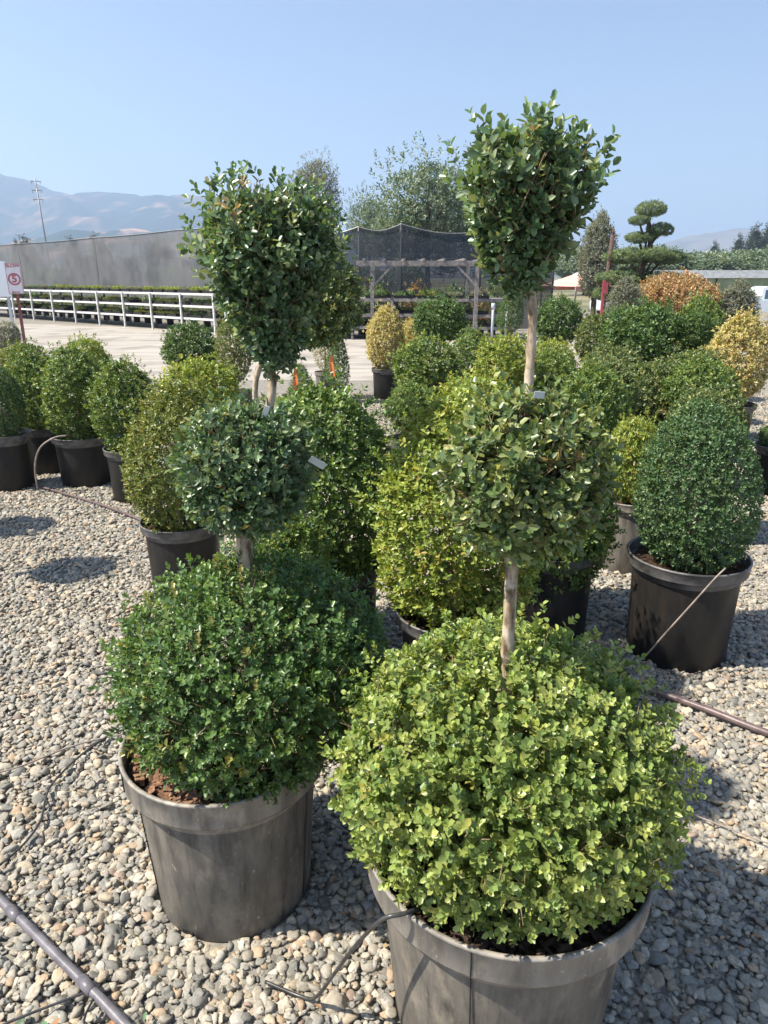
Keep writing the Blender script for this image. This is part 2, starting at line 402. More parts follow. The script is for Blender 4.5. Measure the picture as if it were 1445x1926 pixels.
def scatter_pebbles():
    rg = np.random.default_rng(11)
    s = 0.019
    P = []
    for layer, (dens, z) in enumerate(((1.0, 0.003), (0.5, 0.0115))):
        ys = np.arange(0.45, 10.2, s)
        for y in ys:
            w = 0.62 * y + 0.75
            xs = np.arange(-w, w, s)
            k = rg.random(len(xs)) < dens * (1.0 if y < 7 else max(0.55, 1 - (y - 7) * 0.1))
            xs = xs[k]
            q = np.stack([xs + rg.uniform(-0.5, 0.5, len(xs)) * s * 1.2, y + rg.uniform(-0.6, 0.6, len(xs)) * s, np.full(len(xs), z) + rg.uniform(-0.003, 0.003, len(xs))], 1)
            P.append(q)
    P = np.concatenate(P)
    keep = np.ones(len(P), bool)
    for (x, y, r) in POT_SPOTS:
        keep &= (P[:, 0] - x) ** 2 + (P[:, 1] - y) ** 2 > (r + 0.004) ** 2
    P = P[keep]
    n = len(P)
    # gentle undulation of the spread gravel
    P[:, 2] += 0.004 * np.sin(P[:, 0] * 7 + 1) * np.sin(P[:, 1] * 6)
    base = 0.0094 * np.exp(rg.normal(0, 0.36, n)).clip(0.5, 1.9)
    big = rg.random(n) < 0.012; base[big] *= 1.5
    scl = np.stack([base * rg.uniform(1.0, 1.5, n), base * rg.uniform(0.75, 1.1, n), base * rg.uniform(0.5, 0.8, n)], 1)
    rot = np.stack([rg.normal(0, 0.35, n), rg.normal(0, 0.35, n), rg.uniform(0, 6.28, n)], 1)
    pal = np.array([(0.30, 0.29, 0.26), (0.35, 0.335, 0.3), (0.24, 0.245, 0.24), (0.44, 0.38, 0.29), (0.47, 0.43, 0.36), (0.19, 0.2, 0.2), (0.42, 0.31, 0.21), (0.33, 0.34, 0.33), (0.52, 0.49, 0.43), (0.3, 0.22, 0.18), (0.11, 0.12, 0.125)])
    pal = pal * 0.7 + np.array([0.31, 0.3, 0.27]) * 0.3
    pr = np.array([0.17, 0.17, 0.12, 0.11, 0.1, 0.08, 0.05, 0.1, 0.05, 0.02, 0.03])
    c = pal[rg.choice(len(pal), n, p=pr / pr.sum())] * rg.uniform(0.82, 1.18, (n, 1)) * np.array([0.91, 0.875, 0.82])
    me = bpy.data.meshes.new('gravel')
    me.vertices.add(n)
    me.vertices.foreach_set('co', P.astype(np.float32).ravel())
    a = me.attributes.new('rot', 'FLOAT_VECTOR', 'POINT'); a.data.foreach_set('vector', rot.astype(np.float32).ravel())
    a = me.attributes.new('scl', 'FLOAT_VECTOR', 'POINT'); a.data.foreach_set('vector', scl.astype(np.float32).ravel())
    a = me.attributes.new('pebble_colour', 'FLOAT_VECTOR', 'POINT'); a.data.foreach_set('vector', c.astype(np.float32).ravel())
    a = me.attributes.new('pick', 'INT', 'POINT'); a.data.foreach_set('value', rg.integers(0, 6, n).astype(np.int32))
    m, nt, b, out = newmat('pebble_stone')
    N, L = nt.nodes, nt.links
    at = N.new('ShaderNodeAttribute'); at.attribute_type = 'INSTANCER'; at.attribute_name = 'pebble_colour'
    tc = N.new('ShaderNodeTexCoord')
    nz = N.new('ShaderNodeTexNoise'); nz.inputs['Scale'].default_value = 2.4; nz.inputs['Detail'].default_value = 5
    L.new(tc.outputs['Object'], nz.inputs['Vector'])
    mr = N.new('ShaderNodeMapRange'); mr.inputs['From Min'].default_value = 0.3; mr.inputs['From Max'].default_value = 0.7; mr.inputs['To Min'].default_value = 0.78; mr.inputs['To Max'].default_value = 1.18
    geo = N.new('ShaderNodeNewGeometry')
    L.new(nz.outputs['Fac'], mr.inputs['Value'])
    vm = N.new('ShaderNodeVectorMath'); vm.operation = 'SCALE'
    L.new(at.outputs['Vector'], vm.inputs[0]); L.new(mr.outputs[0], vm.inputs['Scale']); L.new(vm.outputs[0], b.inputs['Base Color'])
    b.inputs['Roughness'].default_value = 0.75; b.inputs['Specular IOR Level'].default_value = 0.25
    ng = bpy.data.node_groups.new('pebbles', 'GeometryNodeTree')
    ng.interface.new_socket('Geometry', in_out='INPUT', socket_type='NodeSocketGeometry')
    ng.interface.new_socket('Geometry', in_out='OUTPUT', socket_type='NodeSocketGeometry')
    G = ng.nodes
    gi, go = G.new('NodeGroupInput'), G.new('NodeGroupOutput')
    join = G.new('GeometryNodeJoinGeometry')
    for v in range(6):
        ico = G.new('GeometryNodeMeshIcoSphere'); ico.inputs['Radius'].default_value = 1; ico.inputs['Subdivisions'].default_value = 3 if v < 2 else 2
        pos = G.new('GeometryNodeInputPosition')
        add = G.new('ShaderNodeVectorMath'); add.operation = 'ADD'; add.inputs[1].default_value = (v * 13.1, v * 7.7, 3)
        noi = G.new('ShaderNodeTexNoise'); noi.inputs['Scale'].default_value = 1.0; noi.inputs['Detail'].default_value = 2.0
        sub = G.new('ShaderNodeVectorMath'); sub.operation = 'SUBTRACT'; sub.inputs[1].default_value = (0.5, 0.5, 0.5)
        mul = G.new('ShaderNodeVectorMath'); mul.operation = 'SCALE'; mul.inputs['Scale'].default_value = 1.75
        sp = G.new('GeometryNodeSetPosition'); sm = G.new('GeometryNodeSetShadeSmooth'); mt = G.new('GeometryNodeSetMaterial'); mt.inputs['Material'].default_value = m
        g2 = G.new('GeometryNodeGeometryToInstance')
        l = ng.links.new
        l(pos.outputs[0], add.inputs[0]); l(add.outputs[0], noi.inputs['Vector']); l(noi.outputs['Color'], sub.inputs[0]); l(sub.outputs[0], mul.inputs[0])
        l(ico.outputs['Mesh'], sp.inputs['Geometry']); l(mul.outputs[0], sp.inputs['Offset']); l(sp.outputs[0], sm.inputs['Geometry']); l(sm.outputs[0], mt.inputs['Geometry']); l(mt.outputs[0], g2.inputs[0]); l(g2.outputs[0], join.inputs[0])
    iop = G.new('GeometryNodeInstanceOnPoints'); iop.inputs['Pick Instance'].default_value = True
    def na(name, t):
        q = G.new('GeometryNodeInputNamedAttribute'); q.data_type = t; q.inputs['Name'].default_value = name; return q.outputs[0]
    ng.links.new(gi.outputs[0], iop.inputs['Points']); ng.links.new(join.outputs[0], iop.inputs['Instance'])
    ng.links.new(na('pick', 'INT'), iop.inputs['Instance Index'])
    ng.links.new(na('rot', 'FLOAT_VECTOR'), iop.inputs['Rotation']); ng.links.new(na('scl', 'FLOAT_VECTOR'), iop.inputs['Scale'])
    ng.links.new(iop.outputs[0], go.inputs[0])
    o = link('gravel', me)
    md = o.modifiers.new('pebbles', 'NODES'); md.node_group = ng
    tag(o, 'grey and tan river gravel spread between the pots', 'gravel', kind='stuff')

# ------------------------------------------------------------------ foliage
def unit(v): return v / np.maximum(np.linalg.norm(v, axis=-1, keepdims=True), 1e-9)

PAL = {  # (colour, weight)
    'box_dark': [((0.056, 0.107, 0.039), 4), ((0.080, 0.150, 0.045), 4), ((0.120, 0.194, 0.058), 3), ((0.177, 0.239, 0.078), 1.2), ((0.226, 0.189, 0.054), 0.1)],
    'box_blue': [((0.052, 0.108, 0.049), 4), ((0.077, 0.145, 0.058), 4), ((0.121, 0.190, 0.070), 2.5), ((0.172, 0.228, 0.093), 0.7)],
    'box_light': [((0.105, 0.167, 0.048), 3), ((0.159, 0.223, 0.064), 4), ((0.234, 0.292, 0.080), 3.5), ((0.344, 0.374, 0.106), 1.5), ((0.351, 0.306, 0.085), 0.12)],
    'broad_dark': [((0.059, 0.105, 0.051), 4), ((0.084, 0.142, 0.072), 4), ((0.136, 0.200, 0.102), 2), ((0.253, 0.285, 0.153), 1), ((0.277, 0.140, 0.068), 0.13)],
    'broad_pale': [((0.061, 0.105, 0.038), 4), ((0.109, 0.158, 0.059), 4), ((0.204, 0.233, 0.089), 3), ((0.340, 0.350, 0.144), 1.6), ((0.290, 0.149, 0.058), 0.1)],
    'yellow_green': [((0.120, 0.188, 0.043), 3), ((0.204, 0.276, 0.053), 4), ((0.302, 0.342, 0.071), 3), ((0.356, 0.368, 0.071), 1.2), ((0.375, 0.260, 0.071), 0.5)],
    'olive': [((0.081, 0.124, 0.040), 3), ((0.151, 0.192, 0.048), 4), ((0.232, 0.248, 0.065), 3), ((0.247, 0.210, 0.065), 0.7)],
    'mid_green': [((0.073, 0.135, 0.043), 4), ((0.117, 0.189, 0.052), 4), ((0.191, 0.259, 0.066), 3), ((0.307, 0.331, 0.073), 1.3)],
    'lime': [((0.071, 0.133, 0.048), 4), ((0.122, 0.194, 0.060), 4), ((0.186, 0.268, 0.078), 3), ((0.257, 0.324, 0.095), 1.5)],
    'gold': [((0.428, 0.366, 0.136), 4), ((0.530, 0.488, 0.238), 4), ((0.367, 0.342, 0.153), 2), ((0.469, 0.293, 0.153), 1.2), ((0.249, 0.273, 0.150), 1.2)],
    'variegated': [((0.366, 0.326, 0.225), 4), ((0.420, 0.420, 0.260), 3), ((0.183, 0.204, 0.112), 3)],
    'grey_green': [((0.159, 0.173, 0.138), 4), ((0.220, 0.224, 0.175), 4), ((0.122, 0.143, 0.100), 3)],
    'tree': [((0.101, 0.157, 0.107), 4), ((0.151, 0.202, 0.141), 4), ((0.219, 0.259, 0.174), 2)],
    'pine': [((0.238, 0.320, 0.153), 4), ((0.073, 0.114, 0.075), 4), ((0.114, 0.163, 0.095), 4), ((0.187, 0.229, 0.117), 2)],
    'maple': [((0.360, 0.204, 0.105), 4), ((0.414, 0.288, 0.150), 3), ((0.288, 0.180, 0.090), 2), ((0.270, 0.300, 0.150), 1.5)],
    'conifer': [((0.030, 0.051, 0.037), 4), ((0.049, 0.071, 0.050), 4)],
}

def bake_leaves(name, P, D, Nn, Ls, Ws, colr, mat, cup=0.18):
    """one mesh of folded leaf blades: six points and two faces each"""
    n = len(P)
    S = np.cross(D, Nn)
    L = Ls[:, None]; W = Ws[:, None]
    v = np.empty((n, 6, 3), np.float32)
    v[:, 0] = P
    v[:, 1] = P + D * L * 0.3 + S * W * 0.44 + Nn * W * cup
    v[:, 2] = P + D * L * 0.74 + S * W * 0.42 + Nn * (W * cup - L * 0.03)
    v[:, 3] = P + D * L - Nn * L * 0.1
    v[:, 4] = P + D * L * 0.74 - S * W * 0.42 + Nn * (W * cup - L * 0.03)
    v[:, 5] = P + D * L * 0.3 - S * W * 0.44 + Nn * W * cup
    idx = (np.arange(n) * 6)[:, None] + np.array([0, 3, 2, 1, 0, 5, 4, 3])[None]
    me = bpy.data.meshes.new(name)
    me.vertices.add(n * 6); me.vertices.foreach_set('co', v.ravel())
    me.loops.add(n * 8); me.loops.foreach_set('vertex_index', idx.astype(np.int32).ravel())
    me.polygons.add(n * 2); me.polygons.foreach_set('loop_start', (np.arange(n * 2) * 4).astype(np.int32))
    me.polygons.foreach_set('use_smooth', np.ones(n * 2, bool))
    ca = me.color_attributes.new('tint', 'FLOAT_COLOR', 'POINT')
    cc = np.ones((n, 6, 4), np.float32); cc[:, :, :3] = colr[:, None, :]
    ca.data.foreach_set('color', cc.ravel())
    me.materials.append(mat)
    me.update(calc_edges=True)
    return me

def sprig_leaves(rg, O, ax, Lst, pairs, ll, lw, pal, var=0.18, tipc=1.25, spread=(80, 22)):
    """leaves in opposite pairs up each stem; returns arrays for bake_leaves"""
    n = len(O)
    ref = unit(rg.normal(size=(n, 3)))
    u = unit(np.cross(ax, ref)); w = np.cross(ax, u)
    cols = np.array([c for c, _ in PAL[pal]]); pr = np.array([q for _, q in PAL[pal]], float); pr /= pr.sum()
    sc_ = cols[rg.choice(len(cols), n, p=pr)]
    PP, DD, NN, LL, WW, CC = [], [], [], [], [], []
    for k in range(pairs):
        t = (k + 0.6) / pairs
        th = np.radians(spread[0] + (spread[1] - spread[0]) * t + rg.normal(0, 12, n))
        for h in range(2):
            ph = k * math.pi / 2 + h * math.pi + rg.normal(0, 0.35, n)
            rad = u * np.cos(ph)[:, None] + w * np.sin(ph)[:, None]
            d = unit(ax * np.cos(th)[:, None] + rad * np.sin(th)[:, None])
            nn = unit(ax * np.sin(th)[:, None] - rad * np.cos(th)[:, None] + rg.normal(0, 0.16, (n, 3)))
            nn = unit(nn - d * np.sum(nn * d, 1, keepdims=True))
            size = (0.75 + 0.35 * math.sin(math.pi * (0.25 + 0.7 * t))) * rg.uniform(0.75, 1.2, n)
            oc = cols[rg.choice(len(cols), n, p=pr)]
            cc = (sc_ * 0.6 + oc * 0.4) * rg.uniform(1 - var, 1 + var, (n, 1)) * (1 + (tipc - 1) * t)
            PP.append(O + ax * (Lst * t)[:, None]); DD.append(d); NN.append(nn); LL.append(ll * size); WW.append(lw * size * rg.uniform(0.85, 1.1, n)); CC.append(cc)
    return [np.concatenate(q) for q in (PP, DD, NN, LL, WW, CC)]

SHAPES = {
    'ball': lambda z: 1.0,
    'egg': lambda z: 1 - 0.13 * z,
    'cone': lambda z: (1 - 0.42 * z) * 0.86,
    'column': lambda z: (1 - z * z + 0.02) ** -0.14 * (1 - 0.12 * z),
    'funnel': lambda z: 0.82 + 0.42 * z,
    'dome': lambda z: (1 - z * z + 0.02) ** -0.1,
}

def crown_points(rg, n, shape, lump=0.06, lumpf=4.0, shell=0.6, shoots=0.04, shoot_len=0.12, holes=0.0, seed=0):
    d = unit(rg.normal(size=(n, 3)))
    r2 = np.random.default_rng(seed + 500)
    K = r2.normal(size=(10, 3)) * lumpf; ph = r2.uniform(0, 6.28, 10)
    bump = np.sin(d @ K.T + ph).mean(1) * 1.6
    k = np.array([SHAPES[shape](z) for z in d[:, 2]])
    rho = np.where(rg.random(n) < shell, rg.uniform(0.92, 1.0, n), rg.uniform(0.5, 0.93, n))
    sh = rg.random(n) < shoots
    rho = np.where(sh, 1 + rg.random(n) * shoot_len * np.where(d[:, 2] > 0, 1.4, 0.6), rho)
    rho = rho * (1 + lump * bump)
    if holes:
        K2 = r2.normal(size=(10, 3)) * 9; g = np.sin(d @ K2.T + ph).mean(1)
        m = (g > -0.55 * (1 - holes)) | (rho < 0.8) 
        d, k, rho = d[m], k[m], rho[m]
    p = np.stack([d[:, 0] * k * rho, d[:, 1] * k * rho, d[:, 2] * rho], 1)
    nrm = unit(np.stack([d[:, 0], d[:, 1], d[:, 2]], 1))
    return p, nrm, rho

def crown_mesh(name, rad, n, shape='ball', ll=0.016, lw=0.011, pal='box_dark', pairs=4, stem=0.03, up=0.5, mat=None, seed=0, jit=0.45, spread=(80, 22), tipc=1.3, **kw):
    """rad=(rx,ry,rz): leaves keep their true size on any crown"""
    rg = np.random.default_rng(seed)
    p, nrm, rho = crown_points(rg, n, shape, seed=seed, **kw)
    p = p * np.array(rad); nrm = unit(nrm / np.array(rad))
    ax = unit(nrm + np.array([0, 0, up]) + rg.normal(0, jit, nrm.shape))
    O = p - ax * stem * 0.8
    ln = stem * rg.uniform(0.7, 1.2, len(p))
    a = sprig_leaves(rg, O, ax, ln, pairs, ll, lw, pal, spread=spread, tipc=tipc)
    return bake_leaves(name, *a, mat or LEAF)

def twigs_mesh(name, rad, n, shape, seed, length=0.05, up=0.5, r=0.0013):
    rg = np.random.default_rng(seed + 900)
    d = unit(rg.normal(size=(n, 3)))
    k = np.array([SHAPES[shape](z) for z in d[:, 2]])
    rho = rg.uniform(0.72, 1.02, n)
    p = np.stack([d[:, 0] * k * rho, d[:, 1] * k * rho, d[:, 2] * rho], 1) * np.array(rad)
    ax = unit(d / np.array(rad) * rad[0] + np.array([0, 0, up]) + rg.normal(0, 0.35, (n, 3)))
    vs, fs = [], []
    for i in range(n):
        a = Vector(ax[i]); o = Vector(p[i]); s1 = a.orthogonal().normalized(); s2 = a.cross(s1); L = length * rg.uniform(0.6, 1.5)
        b = len(vs)
        for t, q in ((-L, r * 1.4), (L * 0.25, r * 0.6)):
            for m in range(3):
                an = m * 2.094
                vs.append(o + a * t + (s1 * math.cos(an) + s2 * math.sin(an)) * q)
        for m in range(3):
            fs.append((b + m, b + (m + 1) % 3, b + 3 + (m + 1) % 3, b + 3 + m))
    return mesh(name, vs, fs, TWIG, True)

def sprig_mesh(name, seed, ll, lw, pal, pairs, stem, mat):
    rg = np.random.default_rng(seed)
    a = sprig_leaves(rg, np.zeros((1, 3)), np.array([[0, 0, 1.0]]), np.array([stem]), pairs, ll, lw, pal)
    return bake_leaves(name, *a, mat)

def add_sprigs(crown, rad, shape, count, meshes, seed, up=0.5, towards=(0, -1, 0.25)):
    """single shoots that stand out of the crown, each an object"""
    rg = np.random.default_rng(seed)
    tw = Vector(towards).normalized(); n = 0
    while n < count:
        d = Vector(rg.normal(size=3)).normalized()
        if d.dot(tw) < rg.uniform(-0.25, 0.6): continue
        k = SHAPES[shape](d.z)
        p = Vector((d.x * k * rad[0], d.y * k * rad[1], d.z * rad[2])) * rg.uniform(0.96, 1.02)
        ax = (Vector((d.x / rad[0], d.y / rad[1], d.z / rad[2])).normalized() + Vector((0, 0, up)) + Vector(rg.normal(0, 0.3, 3))).normalized()
        q = ax.to_track_quat('Z', 'Y') @ Matrix.Rotation(rg.uniform(0, 6.28), 3, 'Z').to_quaternion()
        s = rg.uniform(0.8, 1.2)
        link('leaf_sprig', meshes[n % len(meshes)], crown, loc=p - ax * 0.012, rot=q.to_euler(), scl=(s, s, s))
        n += 1

# ------------------------------------------------------------------ pots
def pot_parts(R, h, rb, band=0.062, body_mat=None, rim_mat=None, n=64):
    over = 0.026
    body = MB().lathe([(rb * 0.2, 0.012), (rb - 0.02, 0.008), (rb - 0.004, 0.0), (rb, 0.006), (rb + (R - over - rb) * 0.5, h * 0.5), (R - over, h - band + 0.004)], n)
    rim = MB().lathe([(R - over - 0.004, h - band + 0.006), (R - 0.007, h - band), (R - 0.003, h - band - 0.004), (R - 0.001, h - band + 0.002), (R, h - 0.006), (R + 0.003, h - 0.003), (R + 0.003, h + 0.002), (R - 0.001, h + 0.004), (R - 0.006, h + 0.003), (R - 0.009, h - 0.004), (R - 0.013, h - band), (R - 0.03, h - band - 0.04)], n)
    return body.me('pot', body_mat, True), rim.me('rim', rim_mat, True)

def soil_mesh(r, seed=0, mat=None):
    rg = np.random.default_rng(seed); vs = [(0, 0, 0.01)]; fs = []
    rings, seg = 6, 28
    for i in range(1, rings + 1):
        for k in range(seg):
            a = 2 * math.pi * k / seg
            vs.append((r * i / rings * math.cos(a), r * i / rings * math.sin(a), rg.uniform(-0.006, 0.008)))
    for k in range(seg): fs.append((0, 1 + k, 1 + (k + 1) % seg))
    for i in range(rings - 1):
        for k in range(seg):
            a, b = 1 + i * seg + k, 1 + i * seg + (k + 1) % seg
            fs.append((a, a + seg, b + seg, b))
    return mesh('soil', vs, fs, mat or SOIL, True)

def chips_mesh(r, n, seed, mat):
    rg = np.random.default_rng(seed); mb = MB()
    for _ in range(n):
        a = rg.uniform(0, 6.28); q = r * math.sqrt(rg.uniform(0.25, 1))
        c = (q * math.cos(a), q * math.sin(a), rg.uniform(0.004, 0.02))
        mb.box(c, (rg.uniform(0.012, 0.04), rg.uniform(0.006, 0.014), rg.uniform(0.003, 0.006)), rg.uniform(0, 6.28), rg.normal(0, 0.35))
    return mb.me('bark_chips', mat)

def pot_details(pot, R, h, rb, angs, band=0.062):
    """moulding seams and a drain slot"""
    over = 0.026
    for a in angs:
        mb = MB(); pts = []
        for t in (0.02, 0.5, 1.0):
            r = rb + (R - over - rb) * t + 0.0006
            pts.append(Vector((r * math.cos(a), r * math.sin(a), 0.008 + (h - band - 0.012) * t)))
        mb.tube(pts, 0.0016, 4)
        mb.build('seam', GROOVE, pot)
        r1 = R + 0.0003
        MB().tube([Vector((r1 * math.cos(a + 0.02), r1 * math.sin(a + 0.02), h - band + 0.002)), Vector(((r1 + 0.001) * math.cos(a + 0.02), (r1 + 0.001) * math.sin(a + 0.02), h - 0.004))], 0.0017, 4).build('rim_seam', GROOVE, pot)
    for a in angs:
        a2 = a + 0.62
        r = rb + 0.0005
        MB().box((0, 0, 0), (0.006, 0.032, 0.013)).build('drain_hole_shade', GROOVE, pot, loc=(r * math.cos(a2), r * math.sin(a2), 0.018), rot=(0, 0, a2))  # raised block; near-black colour stands in for the shade inside a hole

def trunk_obj(pts, rads, mat, parent, name='trunk', knots=True, n=12):
    P = smooth_path(pts, 6)
    ts = np.linspace(0, 1, len(P)); rr = np.interp(ts, np.linspace(0, 1, len(rads)), rads)
    rg = np.random.default_rng(len(P) * 7)
    rr = rr * (1 + rg.normal(0, 0.035 if knots else 0, len(P)))
    if knots and len(P) > 12:
        for q in range(3, len(P) - 2, 5):
            rr[q] *= 1.16
            P[q] = P[q] + Vector((rg.normal(0, 0.12), rg.normal(0, 0.12), 0)) * float(rr[q])
    return MB().tube(P, list(rr), n).build(name, mat, parent, True)

# ------------------------------------------------------------------ the two topiaries in front
def topiary(name, x, y, R, h, rb, label, balls, trunk_pts, trunk_r, seam_angs, chip, pal_chip, sprigs, leafs, rot=0.0, limbs=()):
    t = empty(name, (x, y, 0), 0, label, 'topiary', 'three tiered topiaries in large pots')
    POT_SPOTS.append((x, y, rb))
    b, r = pot_parts(R, h, rb, 0.066, POT_GREY, POT_RIM, 96)
    pot = link('pot', b, t)
    link('rim', r, pot)
    pot_details(pot, R, h, rb, seam_angs, 0.066)
    so = link('soil', soil_mesh(R - 0.02, 3), t, loc=(0, 0, h - 0.045))
    tag(link('bark_chips', chips_mesh(R - 0.03, 900, 5, pal_chip), so), kind='stuff')
    for pts, rr in zip(trunk_pts, trunk_r):
        trunk_obj([(p[0] - x, p[1] - y, p[2]) for p in pts], rr, BARK, t)
    for pts, rr in limbs:
        trunk_obj([(p[0] - x, p[1] - y, p[2]) for p in pts], rr, BARK, t, 'limb', n=7)
    for i, (c, rad, shape, me) in enumerate(balls):
        cr = link('crown', me, t, loc=(c[0] - x, c[1] - y, c[2]))
        tag(cr, kind='stuff')
        tag(link('twigs', twigs_mesh('twigs', rad, 700 if i else 900, shape, i, 0.05 if i else 0.04), cr), kind='stuff')
        add_sprigs(cr, rad, shape, sprigs[i], leafs[i], 40 + i)
    return t

sp_dark = [sprig_mesh('dark_box_sprig', 60 + i, 0.0155, 0.010, 'box_dark', 4, 0.036, LEAF) for i in range(6)]
sp_light = [sprig_mesh('light_box_sprig', 70 + i, 0.0155, 0.0113, 'box_light', 4, 0.036, LEAF) for i in range(6)]
sp_broad = [sprig_mesh('broad_leaf_sprig', 80 + i, 0.018, 0.0106, 'broad_dark', 3, 0.036, LEAF_GLOSSY) for i in range(6)]
sp_pale = [sprig_mesh('pale_leaf_sprig', 90 + i, 0.018, 0.011, 'broad_pale', 3, 0.036, LEAF_GLOSSY) for i in range(6)]

A1 = ((-0.332, 1.60, 0.655), (0.338, 0.338, 0.285))
A2 = ((-0.323, 1.62, 1.174), (0.155, 0.155, 0.155))
A3 = ((-0.250, 1.66, 1.60), (0.150, 0.145, 0.185))
B1 = ((0.251, 1.25, 0.645), (0.345, 0.345, 0.262))
B2 = ((0.253, 1.25, 1.256), (0.144, 0.144, 0.152))
B3 = ((0.236, 1.27, 1.704), (0.106, 0.102, 0.118))

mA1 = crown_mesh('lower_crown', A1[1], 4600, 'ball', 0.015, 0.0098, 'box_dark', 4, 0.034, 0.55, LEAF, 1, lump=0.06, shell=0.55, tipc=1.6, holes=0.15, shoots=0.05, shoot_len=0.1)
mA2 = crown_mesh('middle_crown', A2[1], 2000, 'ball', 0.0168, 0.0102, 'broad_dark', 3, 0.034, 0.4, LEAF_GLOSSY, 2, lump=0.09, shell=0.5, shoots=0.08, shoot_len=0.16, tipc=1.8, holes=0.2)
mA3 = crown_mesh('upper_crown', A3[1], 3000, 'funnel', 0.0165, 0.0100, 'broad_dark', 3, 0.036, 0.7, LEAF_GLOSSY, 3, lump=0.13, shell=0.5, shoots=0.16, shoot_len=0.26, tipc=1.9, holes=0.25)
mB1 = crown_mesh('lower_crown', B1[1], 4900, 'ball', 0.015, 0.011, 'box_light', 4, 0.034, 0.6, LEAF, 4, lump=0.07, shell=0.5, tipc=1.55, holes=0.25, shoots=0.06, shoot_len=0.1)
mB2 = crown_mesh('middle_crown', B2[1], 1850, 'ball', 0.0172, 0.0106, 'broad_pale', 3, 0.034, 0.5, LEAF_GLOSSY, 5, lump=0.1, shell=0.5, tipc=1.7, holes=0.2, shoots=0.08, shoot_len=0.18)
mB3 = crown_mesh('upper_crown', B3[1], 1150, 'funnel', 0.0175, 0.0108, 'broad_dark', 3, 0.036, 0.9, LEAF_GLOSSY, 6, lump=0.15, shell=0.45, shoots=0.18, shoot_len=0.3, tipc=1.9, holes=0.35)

topiary('topiary_tree', -0.412, 1.565, 0.259, 0.468, 0.205, 'three tiered topiary with a dark green lower ball, left of the yellower one',
        [(*A1, 'ball', mA1), (*A2, 'ball', mA2), (*A3, 'funnel', mA3)],
        [[(-0.345, 1.58, 0.42), (-0.35, 1.6, 0.65), (-0.338, 1.6, 0.85), (-0.335, 1.6, 1.0), (-0.318, 1.62, 1.18), (-0.265, 1.65, 1.32), (-0.26, 1.66, 1.42)]], [[0.023, 0.021, 0.019, 0.018, 0.013, 0.0105, 0.01]],
        [math.radians(-150), math.radians(-20)], None, CHIP, (170, 70, 80), (sp_dark, sp_broad, sp_broad),
        limbs=[([(-0.26, 1.66, 1.42), (-0.3, 1.65, 1.52), (-0.33, 1.64, 1.66)], [0.008, 0.005, 0.003]), ([(-0.26, 1.66, 1.42), (-0.24, 1.68, 1.54), (-0.2, 1.69, 1.68)], [0.008, 0.005, 0.003]), ([(-0.26, 1.66, 1.42), (-0.26, 1.63, 1.55), (-0.27, 1.62, 1.7)], [0.007, 0.005, 0.003])])
topiary('topiary_tree', 0.262, 1.228, 0.300, 0.47, 0.236, 'three tiered topiary with a yellow green lower ball, in the grey pot nearest the camera',
        [(*B1, 'ball', mB1), (*B2, 'ball', mB2), (*B3, 'funnel', mB3)],
        [[(0.25, 1.235, 0.42), (0.25, 1.24, 0.62), (0.243, 1.235, 0.86), (0.241, 1.235, 1.1), (0.25, 1.245, 1.26), (0.253, 1.25, 1.42), (0.254, 1.255, 1.52), (0.25, 1.26, 1.57)]], [[0.017, 0.0145, 0.0125, 0.0115, 0.0105, 0.0085, 0.0075, 0.008]],
        [math.radians(-112), math.radians(30)], None, CHIP_DARK, (240, 70, 60), (sp_light, sp_pale, sp_broad),
        limbs=[([(0.25, 1.26, 1.565), (0.262, 1.262, 1.62), (0.268, 1.265, 1.68), (0.275, 1.27, 1.76)], [0.0075, 0.0055, 0.004, 0.002]),
               ([(0.25, 1.26, 1.56), (0.235, 1.262, 1.61), (0.22, 1.27, 1.68), (0.2, 1.27, 1.76)], [0.006, 0.0045, 0.0035, 0.002]),
               ([(0.262, 1.262, 1.62), (0.29, 1.25, 1.7), (0.3, 1.25, 1.76)], [0.004, 0.003, 0.002])])

# ------------------------------------------------------------------ potted shrubs
def archetype(name, shape, pal, n=2600, ll=0.017, lw=0.011, asp=(1, 1, 1.5), pairs=3, up=0.5, seed=0, mat=None, **kw):
    r = 0.24
    kw.setdefault('lump', 0.12); kw.setdefault('shell', 0.6); kw.setdefault('shoots', 0.1); kw.setdefault('shoot_len', 0.17)
    return crown_mesh(name, (r, r, r * asp[2]), n, shape, ll, lw, pal, pairs, 0.03, up, mat or LEAF, seed, **kw), r, r * asp[2]

